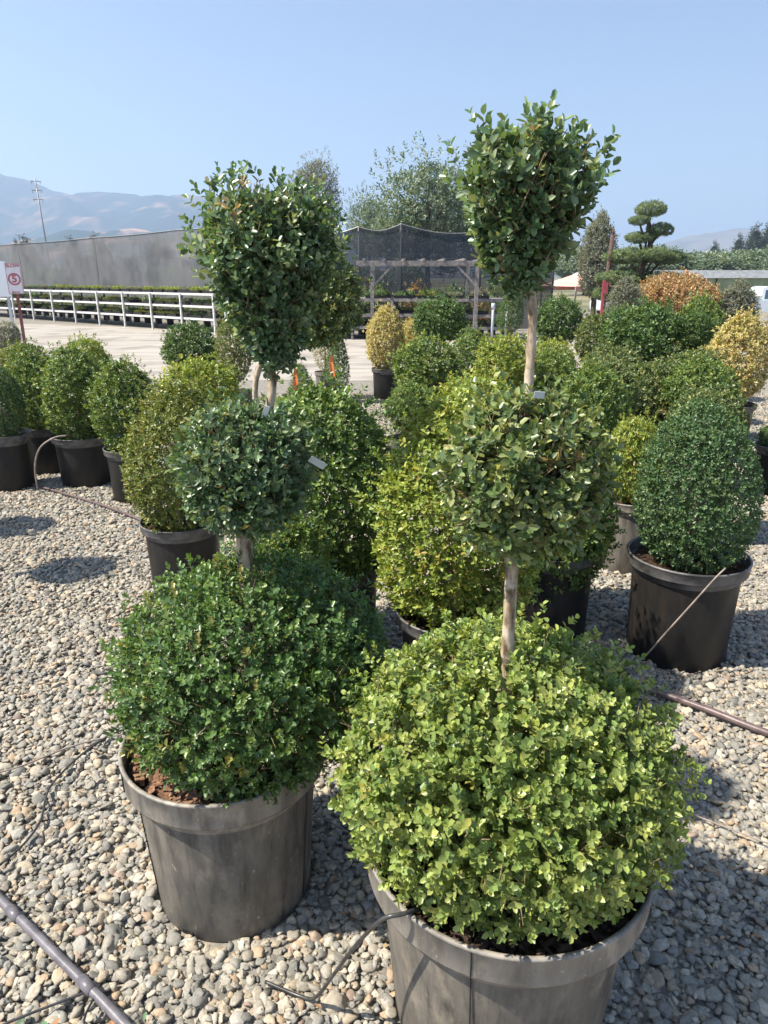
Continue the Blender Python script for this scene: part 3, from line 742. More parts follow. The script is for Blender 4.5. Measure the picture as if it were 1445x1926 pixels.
ARCH = {
    'cone_yellow': archetype('yellow_green_foliage', 'egg', 'yellow_green', 4200, 0.016, 0.009, (1, 1, 1.6), seed=21, up=0.9),
    'egg_mid': archetype('green_foliage', 'egg', 'mid_green', 3200, 0.018, 0.011, (1, 1, 1.5), seed=22),
    'dome_lime': archetype('lime_green_foliage', 'egg', 'lime', 3600, 0.017, 0.010, (1, 1, 1.4), seed=33, lump=0.1, shoots=0.1),
    'egg_blue': archetype('deep_green_foliage', 'egg', 'box_blue', 4200, 0.0125, 0.008, (1, 1, 1.44), seed=23, lump=0.02, shoots=0.01),
    'egg_olive': archetype('olive_foliage', 'egg', 'olive', 2600, 0.018, 0.010, (1, 1, 1.6), seed=24, up=0.8),
    'ball_dark': archetype('dark_foliage', 'ball', 'box_dark', 1900, 0.02, 0.012, (1, 1, 0.95), seed=25),
    'ball_yellow': archetype('lime_foliage', 'ball', 'yellow_green', 1800, 0.02, 0.012, (1, 1, 1.05), seed=26, lump=0.08),
    'ball_mid': archetype('mid_green_foliage', 'ball', 'mid_green', 1800, 0.021, 0.012, (1, 1, 1.1), seed=27, lump=0.09),
    'ball_broad': archetype('broad_leaf_foliage', 'ball', 'broad_pale', 1700, 0.024, 0.013, (1, 1, 1.0), seed=28, lump=0.1, shoots=0.08, shoot_len=0.2),
    'cone_gold': archetype('gold_foliage', 'egg', 'gold', 2800, 0.02, 0.012, (1, 1, 1.65), seed=29, lump=0.09, up=0.9, shoots=0.08, shoot_len=0.16),
    'column_var': archetype('cream_edged_foliage', 'column', 'variegated', 1600, 0.02, 0.011, (1, 1, 2.5), seed=30, lump=0.09),
    'cone_dark': archetype('dark_cone_foliage', 'cone', 'box_dark', 1800, 0.02, 0.011, (1, 1, 2.2), seed=31, up=0.8),
    'grassy': archetype('bluish_foliage', 'dome', 'grey_green', 1500, 0.026, 0.007, (1, 1, 0.9), seed=32, up=1.4),
}
POTS = {}
def small_pot(mat_key):
    if mat_key not in POTS:
        bm_, rm_ = {'black': (POT_BLACK, POT_BRIM), 'pale': (POT_PALE, POT_PALE), 'grey': (POT_GREY, POT_RIM)}[mat_key]
        POTS[mat_key] = pot_parts(0.245, 0.465, 0.205, 0.045, bm_, rm_, 48)
    return POTS[mat_key]
SOIL_SMALL = soil_mesh(0.228, 9)

G_L = 'clipped shrubs in black pots across the yard'
def shrub(x, y, z, rh, rz, arch, label, R=0.22, h=0.42, potk='black', name='potted_shrub', cat='shrub', stem=None, rot=None, group=G_L, pot_at=None, stem_pts=None):
    t = empty(name, (x, y, 0), 0, label, cat, group)
    me, r0, z0 = ARCH[arch]
    px, py = pot_at or (0, 0)
    b, r = small_pot(potk)
    s = (R / 0.245, R / 0.245, h / 0.465)
    pot = link('pot', b, t, loc=(px, py, 0), scl=s)
    link('rim', r, pot)
    link('soil', SOIL_SMALL, t, loc=(px, py, h - 0.04), scl=(s[0], s[0], 1))
    POT_SPOTS.append((x + px, y + py, 0.2 * R / 0.245))
    gs = 1.1 if y > 4 else 1.0
    low = z - rz
    if stem_pts:
        trunk_obj(stem_pts, [stem, stem * 0.95, stem * 0.85, stem * 0.7, stem * 0.5], BARK, t, 'stem', n=8)
    elif stem or low > h - 0.05:
        r_ = stem or 0.014
        trunk_obj([(px, py, h - 0.05), (px * 0.5 + 0.01, py * 0.5, (h + z) * 0.5 - 0.05), (0, 0, z)], [r_, r_ * 0.9, r_ * 0.6], BARK, t, 'stem', n=8)
    else:
        trunk_obj([(px, py, h - 0.05), (0, 0, z)], [0.02, 0.01], BARK, t, 'stem', n=6)
    rot = random.uniform(0, 6.28) if rot is None else rot
    tag(link('crown', me, t, loc=(0, 0, z), rot=(random.uniform(-0.12, 0.12), random.uniform(-0.12, 0.12), rot), scl=(rh * gs / r0, rh * gs / r0, rz / z0)), kind='stuff')
    return t

# rows close behind the two topiaries
shrub(0.265, 2.45, 0.78, 0.305, 0.43, 'cone_yellow', 'bright yellow green pointed shrub just behind the middle ball of the nearest topiary', 0.22, 0.40)
shrub(0.77, 3.1, 0.60, 0.285, 0.42, 'egg_mid', 'green shrub in a black pot, between the nearest topiary and the egg shaped bush', 0.235, 0.42)
shrub(-0.235, 2.9, 0.74, 0.31, 0.43, 'dome_lime', 'tall leafy green shrub in the gap between the two front topiaries', 0.23, 0.42)
shrub(-0.36, 2.35, 0.68, 0.165, 0.17, 'ball_mid', 'small green ball just right of the left topiary trunk, low down', 0.17, 0.44, stem=0.012)
shrub(-1.054, 3.5, 0.72, 0.25, 0.385, 'egg_olive', 'olive yellow oval shrub directly left of the dark middle ball', 0.21, 0.40)
shrub(-1.251, 4.8, 0.83, 0.24, 0.25, 'ball_yellow', 'lime green round shrub behind the olive oval shrub', 0.21, 0.55)
shrub(-1.871, 5.15, 0.69, 0.215, 0.345, 'egg_mid', 'upright green shrub in a scuffed pot, next to the drip line', 0.2, 0.40)
shrub(-2.416, 5.6, 0.70, 0.24, 0.385, 'egg_mid', 'deep green shrub in the pot with an arched drip tube', 0.24, 0.40)
shrub(-2.9, 5.95, 0.70, 0.21, 0.375, 'egg_mid', 'green shrub with a sunlit pot rim, left of the arched drip tube', 0.2, 0.40)
shrub(-2.954, 5.45, 0.67, 0.16, 0.285, 'egg_blue', 'dark shrub cut off by the left edge of the photo', 0.19, 0.44)
shrub(-3.48, 6.8, 0.69, 0.2, 0.30, 'egg_olive', 'yellowish shrub farthest left, behind the dark one', 0.2, 0.42)
shrub(-3.0, 7.3, 0.70, 0.2, 0.32, 'ball_yellow', 'yellow green shrub peeping over the left row of pots', 0.2, 0.42)
shrub(-5.72, 11.0, 0.75, 0.21, 0.2, 'grassy', 'bluish green shrub at the foot of the speed limit sign', 0.17, 0.58)
shrub(-1.994, 7.5, 0.88, 0.255, 0.25, 'ball_dark', 'very dark round shrub against the pale road, left', 0.22, 0.6)
shrub(-1.356, 6.5, 0.98, 0.14, 0.3, 'egg_olive', 'narrow pale green shrub beside the dark round one by the road', 0.2, 0.6)
shrub(-0.80, 9.7, 0.83, 0.155, 0.42, 'column_var', 'cream and green column shrub beside the orange ribbon', 0.14, 0.38, potk='grey')
shrub(-0.60, 9.35, 0.56, 0.155, 0.40, 'cone_dark', 'dark green cone shrub next to the cream column', 0.15, 0.2)
shrub(-0.953, 8.2, 0.42, 0.135, 0.23, 'cone_dark', 'little dark cone shrub in front of the road, under the left topiary', 0.13, 0.22)
shrub(0.02, 9.75, 0.80, 0.23, 0.43, 'cone_gold', 'golden cone shrub in a tall dark pot at the edge of the road', 0.19, 0.42)
shrub(0.42, 10.2, 0.73, 0.18, 0.31, 'cone_gold', 'smaller golden shrub directly right of the golden cone', 0.17, 0.42)
shrub(0.686, 9.0, 1.1, 0.3, 0.255, 'ball_dark', 'dark green ball on a stem above the golden shrubs', 0.22, 0.45, stem=0.02)
shrub(0.393, 6.8, 0.79, 0.28, 0.27, 'ball_mid', 'broad mid green shrub right of the golden cone, in front of it', 0.24, 0.5)
shrub(0.887, 7.2, 0.82, 0.2, 0.29, 'egg_mid', 'green shrub under the dark stem mounted ball', 0.2, 0.48)
shrub(1.02, 6.0, 0.89, 0.235, 0.25, 'ball_yellow', 'lime green shrub left of the nearest topiary trunk', 0.22, 0.6)
shrub(1.62, 7.0, 0.78, 0.22, 0.24, 'ball_yellow', 'lime green shrub right of the nearest topiary trunk', 0.22, 0.5)
shrub(0.2, 5.0, 0.73, 0.17, 0.17, 'ball_mid', 'low grey green shrub between the tall leafy shrub and the yellow pointed one', 0.18, 0.5)
shrub(0.55, 4.3, 0.78, 0.22, 0.26, 'ball_yellow', 'yellow green shrub showing over the pointed yellow shrub', 0.2, 0.5)
shrub(2.377, 10.0, 1.02, 0.29, 0.31, 'ball_dark', 'dark dome shrub right of the nearest topiary trunk, farther off', 0.22, 0.5, stem=0.02)
shrub(2.626, 9.0, 0.85, 0.23, 0.32, 'ball_broad', 'speckled grey green shrub in front of the red post', 0.2, 0.5)
shrub(2.837, 8.0, 0.95, 0.41, 0.37, 'ball_dark', 'largest dark shrub below the orange leaved maple', 0.28, 0.45, stem=0.022)
shrub(4.1, 9.5, 0.95, 0.26, 0.40, 'ball_mid', 'tall green shrub below the parked pickup', 0.22, 0.5)
shrub(3.45, 7.05, 0.84, 0.265, 0.43, 'cone_gold', 'golden yellow shrub at the right edge in a black pot', 0.24, 0.40)
shrub(1.56, 5.0, 0.82, 0.19, 0.22, 'ball_broad', 'speckled green shrub just right of the nearest topiary middle ball', 0.2, 0.5)
shrub(2.06, 5.6, 0.72, 0.23, 0.25, 'ball_broad', 'grey green shrub above and left of the egg shaped bush', 0.2, 0.48)
shrub(2.35, 5.3, 0.80, 0.23, 0.24, 'ball_mid', 'green shrub right behind the top of the egg shaped bush', 0.22, 0.5)
shrub(1.40, 3.85, 0.62, 0.16, 0.25, 'ball_yellow', 'yellow tinged shrub in the sunlit grey pot', 0.2, 0.42, potk='grey')
shrub(1.3, 4.4, 0.83, 0.19, 0.25, 'ball_mid', 'green shrub above the sunlit grey pot', 0.2, 0.5)
shrub(1.95, 4.25, 0.74, 0.2, 0.22, 'ball_broad', 'dull green shrub tucked behind the left side of the egg shaped bush', 0.2, 0.46)
shrub(3.35, 7.9, 1.02, 0.2, 0.21, 'ball_dark', 'small dark shrub on a pale bare stem beside the golden shrub', 0.2, 0.42, stem=0.018)
shrub(1.45, 6.3, 0.72, 0.24, 0.26, 'ball_mid', 'green shrub between the two lime green shrubs', 0.2, 0.44)
shrub(2.0, 11.6, 1.12, 0.2, 0.38, 'cone_dark', 'narrow dark shrub just left of the nearest topiary trunk, farther off', 0.2, 0.6)
shrub(2.1, 6.6, 0.74, 0.26, 0.26, 'ball_broad', 'speckled shrub in the middle of the right hand rows', 0.2, 0.46)
shrub(2.7, 6.3, 0.74, 0.25, 0.25, 'ball_broad', 'speckled shrub left of the golden yellow shrub', 0.2, 0.46)
shrub(3.05, 5.3, 0.45, 0.16, 0.13, 'ball_dark', 'low dark shrub right of the egg shaped bush by the frame edge', 0.2, 0.38)
shrub(3.1, 9.3, 0.9, 0.26, 0.3, 'ball_mid', 'green shrub showing right of the largest dark shrub', 0.22, 0.5)
shrub(1.311, 2.85, 0.755, 0.25, 0.375, 'egg_blue', 'smooth dense egg shaped boxwood in a black pot', 0.249, 0.466, group=None, name='egg_boxwood')
# topiary partly hidden behind the upper left crown
shrub(-0.225, 2.4, 1.53, 0.15, 0.155, 'ball_broad', 'dark leafy crown on a thin yellowish stem behind the upper left crown', 0.2, 0.42, stem=0.011, name='standard_shrub', pot_at=(-0.215, 0.1), stem_pts=[(-0.215, 0.1, 0.37), (-0.212, 0.05, 0.9), (-0.205, 0, 1.27), (-0.11, 0, 1.4), (0, 0, 1.5)])
# two more topiaries stand just outside the left edge; their shadows reach into the picture
for (x, y) in ((-3.45, 4.25), (-2.75, 3.52)):
    shrub(x, y, 1.35, 0.19, 0.17, 'ball_dark', 'round headed shrub standing outside the left edge, seen by its shadow', 0.22, 0.42, stem=0.014, name='standard_shrub', group='round headed shrubs beyond the left edge')

# ------------------------------------------------------------------ plant tags and ribbons
def plate(name, c, w, h, rot, mat, label, cat, group=None):
    o = MB().box((0, 0, 0), (w, 0.0015, h)).build(name, mat, loc=c, rot=rot)
    return tag(o, label, cat, group)
plate('plant_tag', (-0.15, 1.56, 1.2), 0.042, 0.018, (0.5, 0.6, 0.4), LABEL, 'pale plastic tag sticking out right of the dark middle ball', 'plant tag')
plate('plant_tag', (-0.262, 1.56, 1.315), 0.012, 0.03, (0.2, 0.3, 0.2), SIGNWHITE, 'small white tag at the foot of the upper left trunk', 'plant tag')
plate('plant_tag', (0.262, 1.2, 1.41), 0.018, 0.012, (0.2, 0.1, 0.1), LABEL, 'small white tag where the nearest trunk enters the middle ball', 'plant tag')
plate('plant_tag', (0.39, 1.9, 1.42), 0.012, 0.03, (0.1, 0.3, 0.3), SIGNWHITE, 'white tag hanging right of the nearest topiary upper trunk', 'plant tag')
for c, lab in (((-0.67, 9.16, 0.52), 'orange ribbon hanging on the dark cone shrub beside the cream column'), ((-1.0, 8.05, 0.5), 'orange ribbon on the little dark cone shrub near the road')):
    mb = MB(); mb.box((0, 0, 0), (0.04, 0.004, 0.24), 0.2, 0.1); mb.box((0.025, -0.01, -0.05), (0.025, 0.004, 0.2), -0.3, -0.15)
    tag(mb.build('ribbon', ORANGE, loc=c), lab, 'ribbon')

# ------------------------------------------------------------------ irrigation lines
def line(pts, r, mat, label, cat='drip line', name='drip_line', n=8, wob=0.0, seg=10):
    P = [p + Vector((0, 0, 0.009)) for p in smooth_path(pts, seg)]
    if wob:
        P = [p + Vector((0, 0, wob * math.sin(i * 0.9))) for i, p in enumerate(P)]
    return tag(MB().tube(P, r, n).build(name, mat, None, True), label, cat)
hose = line([(-1.35, 1.70, 0.028), (-1.01, 1.455, 0.03), (-0.78, 1.285, 0.03), (-0.58, 1.135, 0.029), (-0.4, 0.98, 0.03), (-0.2, 0.78, 0.03)], 0.0115, HOSE, 'thick grey irrigation pipe crossing the bottom left corner', 'irrigation pipe', 'irrigation_pipe', 12)
for (x, y) in ((-0.955, 1.413), (-0.69, 1.218)):
    link('coupling', MB().tube([(-0.02, 0.0152, 0), (0.02, -0.0152, 0)], 0.0135, 12).me('coupling', HOSE, True), hose, loc=(x, y, 0.039))
line([(-1.3, 1.35, 0.02), (-1.1, 1.55, 0.022), (-1.04, 1.72, 0.024), (-1.08, 1.93, 0.022), (-0.98, 2.18, 0.024), (-0.75, 2.3, 0.024)], 0.0035, TUBE, 'thin dark tube curving over the gravel left of the left pot')
line([(-1.5, 1.95, 0.02), (-1.27, 1.98, 0.022), (-1.08, 2.12, 0.024), (-0.85, 2.22, 0.02)], 0.003, TUBE_PALE, 'faint dusty tube above the dark one at the left edge')
line([(-0.98, 1.02, 0.02), (-0.86, 1.12, 0.023), (-0.68, 1.21, 0.024)], 0.003, TUBE, 'short thin tube joining the thick pipe in the bottom left corner')
line([(-0.66, 1.2, 0.03), (-0.66, 1.13, 0.035), (-0.62, 1.08, 0.024), (-0.6, 1.02, 0.022)], 0.0028, TUBE, 'small looped tube clipped onto the thick pipe')
line([(-3.6, 6.1, 0.02), (-3.07, 5.63, 0.022), (-2.0, 4.86, 0.022), (-1.29, 4.21, 0.022), (-0.7, 3.6, 0.022)], 0.0095, HOSE_BROWN, 'brown irrigation pipe running past the left row of pots', 'irrigation pipe', 'irrigation_pipe')
line([(0.7, 2.68, 0.025), (1.05, 2.47, 0.026), (1.23, 2.33, 0.026), (1.39, 2.18, 0.026), (1.8, 1.85, 0.026)], 0.0135, HOSE_BROWN, 'brown irrigation pipe in front of the egg shaped boxwood', 'irrigation pipe', 'irrigation_pipe', 12)
line([(0.7, 2.0, 0.02), (0.95, 1.78, 0.022), (1.12, 1.66, 0.022), (1.4, 1.45, 0.02)], 0.0026, TUBE_PALE, 'thin pale tube on shaded gravel at the right edge')
line([(-0.5, 1.97, 0.02), (-0.27, 1.82, 0.024), (-0.03, 1.65, 0.022), (0.1, 1.56, 0.02)], 0.0026, TUBE_PALE, 'thin pale tube on the gravel between the two front pots')
line([(0.07, 1.04, 0.455), (0.035, 1.01, 0.475), (-0.005, 1.01, 0.46), (-0.055, 1.06, 0.34), (-0.105, 1.12, 0.19), (-0.15, 1.17, 0.06), (-0.185, 1.2, 0.016), (-0.28, 1.24, 0.014)], 0.0042, TUBE, 'dark tube climbing over the rim of the nearest pot')
line([(1.36, 2.63, 0.47), (1.34, 2.58, 0.50), (1.30, 2.57, 0.46), (1.24, 2.58, 0.36), (1.16, 2.60, 0.22), (1.08, 2.64, 0.06), (1.02, 2.66, 0.02)], 0.0035, TUBE_PALE, 'pale tube lying across the pot of the egg shaped boxwood')
line([(-2.42, 5.32, 0.44), (-2.5, 5.28, 0.43), (-2.6, 5.25, 0.36), (-2.66, 5.25, 0.22), (-2.68, 5.27, 0.03)], 0.007, TUBE_PALE, 'arched drip tube feeding a pot in the left row')
line([(3.0, 6.72, 0.42), (2.98, 6.7, 0.3), (2.97, 6.7, 0.02)], 0.005, TUBE_PALE, 'drip tube beside the golden shrub pot at the right')

# fallen leaves on the gravel
rgl = np.random.default_rng(3)
def litter(name, cx, cy, sx, sy, n, cols, label, size=0.028):
    P = np.stack([rgl.normal(cx, sx, n), rgl.normal(cy, sy, n), rgl.uniform(0.026, 0.034, n)], 1)
    a = rgl.uniform(0, 6.28, n); D = np.stack([np.cos(a), np.sin(a), rgl.normal(0, 0.15, n)], 1); D = unit(D)
    N = unit(np.array([0, 0, 1.0]) + rgl.normal(0, 0.25, (n, 3))); N = unit(N - D * np.sum(N * D, 1, keepdims=True))
    c = np.array(cols)[rgl.integers(0, len(cols), n)]
    tag(link(name, bake_leaves(name, P, D, N, size * rgl.uniform(0.6, 1.2, n), size * 0.45 * rgl.uniform(0.7, 1.2, n), c, LEAF)), label, 'fallen leaves', kind='stuff')
litter('fallen_leaves', -0.70, 1.13, 0.05, 0.02, 12, [(0.5, 0.24, 0.1), (0.4, 0.3, 0.17), (0.16, 0.26, 0.16)], 'orange dry leaves beside the thick grey pipe')
litter('fallen_leaves', 0.2, 1.9, 1.2, 0.9, 110, [(0.3, 0.18, 0.1), (0.42, 0.3, 0.16), (0.16, 0.1, 0.06)], 'scattered dry leaves over the gravel', 0.022)
litter('fallen_leaves', 0.9, 1.35, 0.25, 0.25, 30, [(0.36, 0.2, 0.1), (0.5, 0.36, 0.2), (0.2, 0.12, 0.07)], 'dry leaves on the shaded gravel right of the nearest pot', 0.022)

scatter_pebbles()

# ------------------------------------------------------------------ tiered benches with seedling trays
TRAY_LEAF = [crown_mesh('tray_growth', (0.25, 0.14, 0.05), 150, 'dome', 0.045, 0.016, p, 2, 0.05, 1.2, LEAF, 200 + i, lump=0.05) for i, p in enumerate(('yellow_green', 'grey_green', 'olive', 'box_dark'))]
TRAY_BODY = MB().box((0, 0, 0.035), (0.52, 0.27, 0.07)).box((0, 0, 0.072), (0.54, 0.29, 0.006)).me('tray', POT_BLACK)
def tray(c, rz, k, label, group, scl=1.0):
    t = empty('seedling_tray', c, rz, label, 'seedling tray', group)
    link('tray', TRAY_BODY, t)
    tag(link('growth', TRAY_LEAF[k], t, loc=(0, 0, 0.1), scl=(1, 1, scl)), kind='stuff')

def bench(name, p0, p1, levels, n_posts, mat, label, depth=1.1, rail=0.075, post=0.06, back_posts=True, boards=6):
    p0, p1 = Vector(p0), Vector(p1)
    d = p1 - p0; L = d.length; a = math.atan2(d.y, d.x)
    t = empty(name, (p0.x, p0.y, 0), a, label, 'plant bench')
    for z in levels:
        MB().box((L / 2, 0.0, z - rail / 2), (L, 0.04, rail)).build('rail', mat, t)
        MB().box((L / 2, depth, z - rail / 2), (L, 0.04, rail)).build('rail', GREYWOOD, t)
        nb = boards
        for k in range(nb):
            MB().box((L / 2, 0.06 + (depth - 0.1) * (k + 0.5) / nb, z - 0.012), (L, (depth - 0.1) / nb * 0.8, 0.02)).build('shelf_board', GREYWOOD, t)
    for i in range(n_posts):
        x = L * (i + 0.0) / (n_posts - 1)
        for yy in (-0.05, depth + 0.05):
            MB().box((x, yy, levels[-1] / 2 - 0.01), (post, post, levels[-1] - 0.02)).build('post', mat if yy < 0 else GREYWOOD, t)
    return t, p0, d.normalized(), a, L

# white bench along the road, running away to the left
bt = bench('tiered_bench', (-19.5, 33.2, 0), (-4.9, 21.4, 0), (0.42, 0.78, 1.13), 13, WHITE, 'long white three tier bench behind the road, by the shade fence', rail=0.06, post=0.048)
def fill(bn, depth, levels, step, labels, group, seed, kinds=(0, 1, 2, 3), top=1.0):
    t, p0, u, a, L = bn
    rg = random.Random(seed)
    nrm = Vector((-u.y, u.x, 0))
    for li, z in enumerate(levels):
        for row in (0.22, 0.75):
            x = 0.4
            while x < L - 0.35:
                if rg.random() < 0.86:
                    c = p0 + u * (x + rg.uniform(-0.05, 0.05)) + nrm * row
                    tray((c.x, c.y, z + 0.001), a + rg.uniform(-0.05, 0.05), kinds[rg.randrange(len(kinds))], labels[li], group + ', %s tier' % ('bottom', 'middle', 'top')[li], rg.uniform(0.5, 1.3) * (top if li == 2 else 0.8))
                x += step
fill(bt, 1.1, (0.42, 0.78, 1.13), 0.62, ['seedling tray on the bottom tier of the white bench', 'seedling tray on the middle tier of the white bench', 'seedling tray with fresh growth on top of the white bench'], 'seedling trays on the white bench', 4, (0, 1, 2, 3))
b3 = bench('tiered_bench', (-1.9, 19.6, 0), (3.4, 19.0, 0), (0.35, 0.66, 1.05), 6, GREYWOOD, 'weathered grey bench under the dark shade frame', 1.2)
fill(b3, 1.2, (0.35, 0.66, 1.05), 0.66, ['tray of plants low on the grey bench', 'tray of plants midway up the grey bench', 'tray of plants on top of the grey bench'], 'trays of plants on the grey bench', 6, (1, 2, 3, 3), 1.6)

# loose plants standing behind and under the grey frame
BUSH = [crown_mesh('bushy_growth', (0.3, 0.3, 0.42), 240, 'ball', 0.06, 0.028, p, 2, 0.06, 0.9, LEAF, 230 + i, lump=0.15, shoots=0.15, shoot_len=0.3) for i, p in enumerate(('box_dark', 'mid_green', 'grey_green', 'maple', 'olive'))]
def bush(x, y, z, s, k, label, group, name='bushy_plant', sz=1.0):
    t = empty(name, (x, y, z), random.uniform(0, 6.28), label, 'plant', group)
    b, r = small_pot('black')
    link('pot', b, t, scl=(0.55, 0.55, 0.5))
    tag(link('foliage', BUSH[k], t, loc=(0, 0, 0.23 + 0.36 * s * sz), scl=(s, s, s * sz)), kind='stuff')
for i in range(15):
    x = -1.7 + i * 0.37
    bush(x, 20.9 + 0.25 * (i % 2), 0, 0.9 + 0.25 * math.sin(i * 2.1), (0, 2, 3, 0, 1)[i % 5], 'leafy potted plant standing behind the grey bench', 'potted plants behind the grey bench', sz=1.35)
for i in range(24):
    bush(-17.2 + i * 0.54, 33.9 - i * 0.455, 0, 0.9, (1, 4, 2, 0)[i % 4], 'potted plant in the row behind the white bench', 'potted plants behind the white bench')

# timber frame over the grey bench
fr = empty('timber_pergola', (-0.3, 19.2, 0), 0, 'weathered timber frame over the grey bench', 'frame')
for x in (0.0, 2.65):
    for yy in (-0.3, 1.8):
        MB().box((x, yy, 0.93), (0.09, 0.09, 1.86)).build('post', GREYWOOD, fr)
for yy in (-0.3, 1.8):
    MB().box((1.25, yy, 1.92), (3.3, 0.08, 0.11)).build('beam', GREYWOOD, fr)
for i in range(7):
    MB().box((-0.2 + i * 0.5, 0.75, 2.0), (0.05, 2.5, 0.06)).build('rafter', GREYWOOD, fr)
for s, x in ((1, 0.0), (-1, 2.65)):
    MB().box((x + s * 0.25, -0.3, 1.6), (0.05, 0.05, 0.75), 0, s * math.radians(45)).build('brace', GREYWOOD, fr)

# ------------------------------------------------------------------ shade fences
def fence(name, pts, hs, mat, label, post_mat=STEEL, SAG=0.03):
    t = empty(name, (pts[0][0], pts[0][1], 0), 0, label, 'fence')
    x0, y0 = pts[0]
    for (x, y), h in zip(pts, hs):
        MB().tube([(x - x0, y - y0, -0.3), (x - x0, y - y0, h + 0.03)], 0.035, 8).build('post', post_mat, t, True)
    for i in range(len(pts) - 1):
        (xa, ya), (xb, yb) = pts[i], pts[i + 1]
        ha, hb = hs[i], hs[i + 1]
        v, f = [], []
        n, m = 14, 5
        for j in range(m + 1):
            for k in range(n + 1):
                s = k / n; u = j / m
                top = ha + (hb - ha) * s - SAG * math.sin(math.pi * s) 
                off = -0.06 + 0.012 * math.sin(9 * s + i) * math.sin(3 * u)
                dx, dy = xb - xa, yb - ya; L = math.hypot(dx, dy)
                v.append((xa - x0 + dx * s + dy / L * -off, ya - y0 + dy * s + dx / L * off, 0.05 + (top - 0.05) * u))
        for j in range(m):
            for k in range(n):
                a = j * (n + 1) + k
                f.append((a, a + 1, a + n + 2, a + n + 1))
        link('cloth_panel', mesh('cloth_panel', v, f, mat, True), t)
        wire = []
        for k in range(n + 1):
            q = Vector(v[m * (n + 1) + k]); wire.append((q.x, q.y - 0.02, q.z + 0.01))
        MB().tube(wire, 0.012, 5).build('top_wire', post_mat, t)
    return t
fence('shade_fence', [(-25.5, 41.5), (-21.5, 38.2), (-16.8, 34.9), (-12.0, 31.6), (-7.6, 28.2), (-4.6, 26.0), (-2.4, 24.4)], [2.95, 2.95, 3.02, 3.12, 3.22, 3.3, 3.2], CLOTH, 'tall grey brown shade cloth fence behind the white benches')
fence('shade_fence', [(-2.3, 23.0), (-0.75, 22.6), (0.5, 22.5), (2.9, 22.6), (5.2, 23.0)], [2.9, 2.98, 3.05, 2.85, 2.5], CLOTH_SHADED, 'sagging shade cloth, colour darkened as if shaded, behind the grey bench and timber frame', SAG=0.14)

# hoop house that shows through the left fence
hp = empty('hoop_house', (-14.6, 37.5, 0), math.radians(-25), 'dark arched hoop house seen through the shade fence', 'hoop house')
for i in range(5):
    MB().tube([(2.2 * math.cos(a), i * 1.6, 2.6 * math.sin(a)) for a in np.linspace(0, math.pi, 17)], 0.04, 6).build('hoop', POLEWOOD, hp, True)
MB().lathe([(2.15, 0), (2.15, 6.4)], 24, 0, math.pi).build('film', noise_mat('dark_green_film', (0.04, 0.06, 0.07), (0.06, 0.08, 0.09), 1, 0.7), hp, True, rot=(math.radians(90), 0, 0), loc=(0, 6.4, 0), scl=(1, 1.18, 1))

# ------------------------------------------------------------------ speed limit sign, bollards, poles
sg = empty('speed_limit_sign', (-7.07, 14.3, 0), math.radians(14), 'white sign with a red 5 in a ring, on a rusty red post', 'sign')
MB().box((0, 0.03, 0.75), (0.05, 0.05, 1.5)).build('post', RUST, sg)
pl_ = MB().box((0, 0, 1.56), (0.27, 0.012, 0.56)).build('panel', SIGNWHITE, sg)
bd = MB()
for c, d in (((0, -0.0085, 1.833), (0.262, 0.004, 0.006)), ((0, -0.0085, 1.287), (0.262, 0.004, 0.006)), ((-0.128, -0.0085, 1.56), (0.006, 0.004, 0.54)), ((0.128, -0.0085, 1.56), (0.006, 0.004, 0.54))):
    bd.box(c, d)
bd.build('border', SIGNRED, sg)
ring = MB().lathe([(0.084, -0.0085), (0.112, -0.0085), (0.112, -0.0065), (0.084, -0.0065), (0.084, -0.0085)], 40).build('ring', SIGNRED, sg, loc=(0, 0, 1.55), rot=(math.radians(90), 0, 0))
ring.location = (0, -0.016, 1.55)
def text(s, size, loc, mat, parent, name, bold=0.0, sx=1.0):
    cu = bpy.data.curves.new(name, 'FONT'); cu.body = s; cu.size = size; cu.align_x = 'CENTER'; cu.align_y = 'CENTER'; cu.extrude = 0.001; cu.offset = bold
    cu.materials.append(mat)
    tmp = bpy.data.objects.new('tmp', cu); COL.objects.link(tmp)
    me = bpy.data.meshes.new_from_object(tmp.evaluated_get(bpy.context.evaluated_depsgraph_get()))
    bpy.data.objects.remove(tmp); bpy.data.curves.remove(cu)
    return link(name, me, parent, loc=loc, rot=(math.radians(90), 0, 0), scl=(sx, 1, 1))
text('SLOW', 0.085, (0, -0.009, 1.79), SIGNRED, sg, 'lettering', 0.002)
text('5', 0.185, (0, -0.009, 1.55), SIGNRED, sg, 'numeral', 0.006)
text('M.P.H.', 0.055, (0, -0.009, 1.31), SIGNRED, sg, 'lettering', 0.001)
wb = empty('notice_board', (-7.47, 14.6, 0), 0.1, 'plain white board cut off by the left edge beside the sign', 'sign')
MB().box((-0.1, 0, 1.55), (0.42, 0.02, 0.66)).build('panel', CARWHITE, wb)
MB().box((0.06, 0.03, 0.62), (0.05, 0.04, 1.24)).build('post', WHITEPVC, wb)
for (x, y, h, lab) in ((-4.35, 20.2, 0.85, 'white standpipe at the right end of the white bench'), (2.72, 18.4, 0.95, 'white standpipe right of the grey bench'), (3.1, 18.6, 0.9, 'second white standpipe right of the grey bench, farther right')):
    t = empty('standpipe', (x, y, 0), 0, lab, 'pipe')
    MB().tube([(0, 0, 0), (0, 0, h)], 0.032, 10).build('pipe', WHITEPVC, t, True)
    MB().tube([(0, 0, h - 0.12), (0, 0, h + 0.02)], 0.05, 10).build('cap', WHITEPVC, t, True)

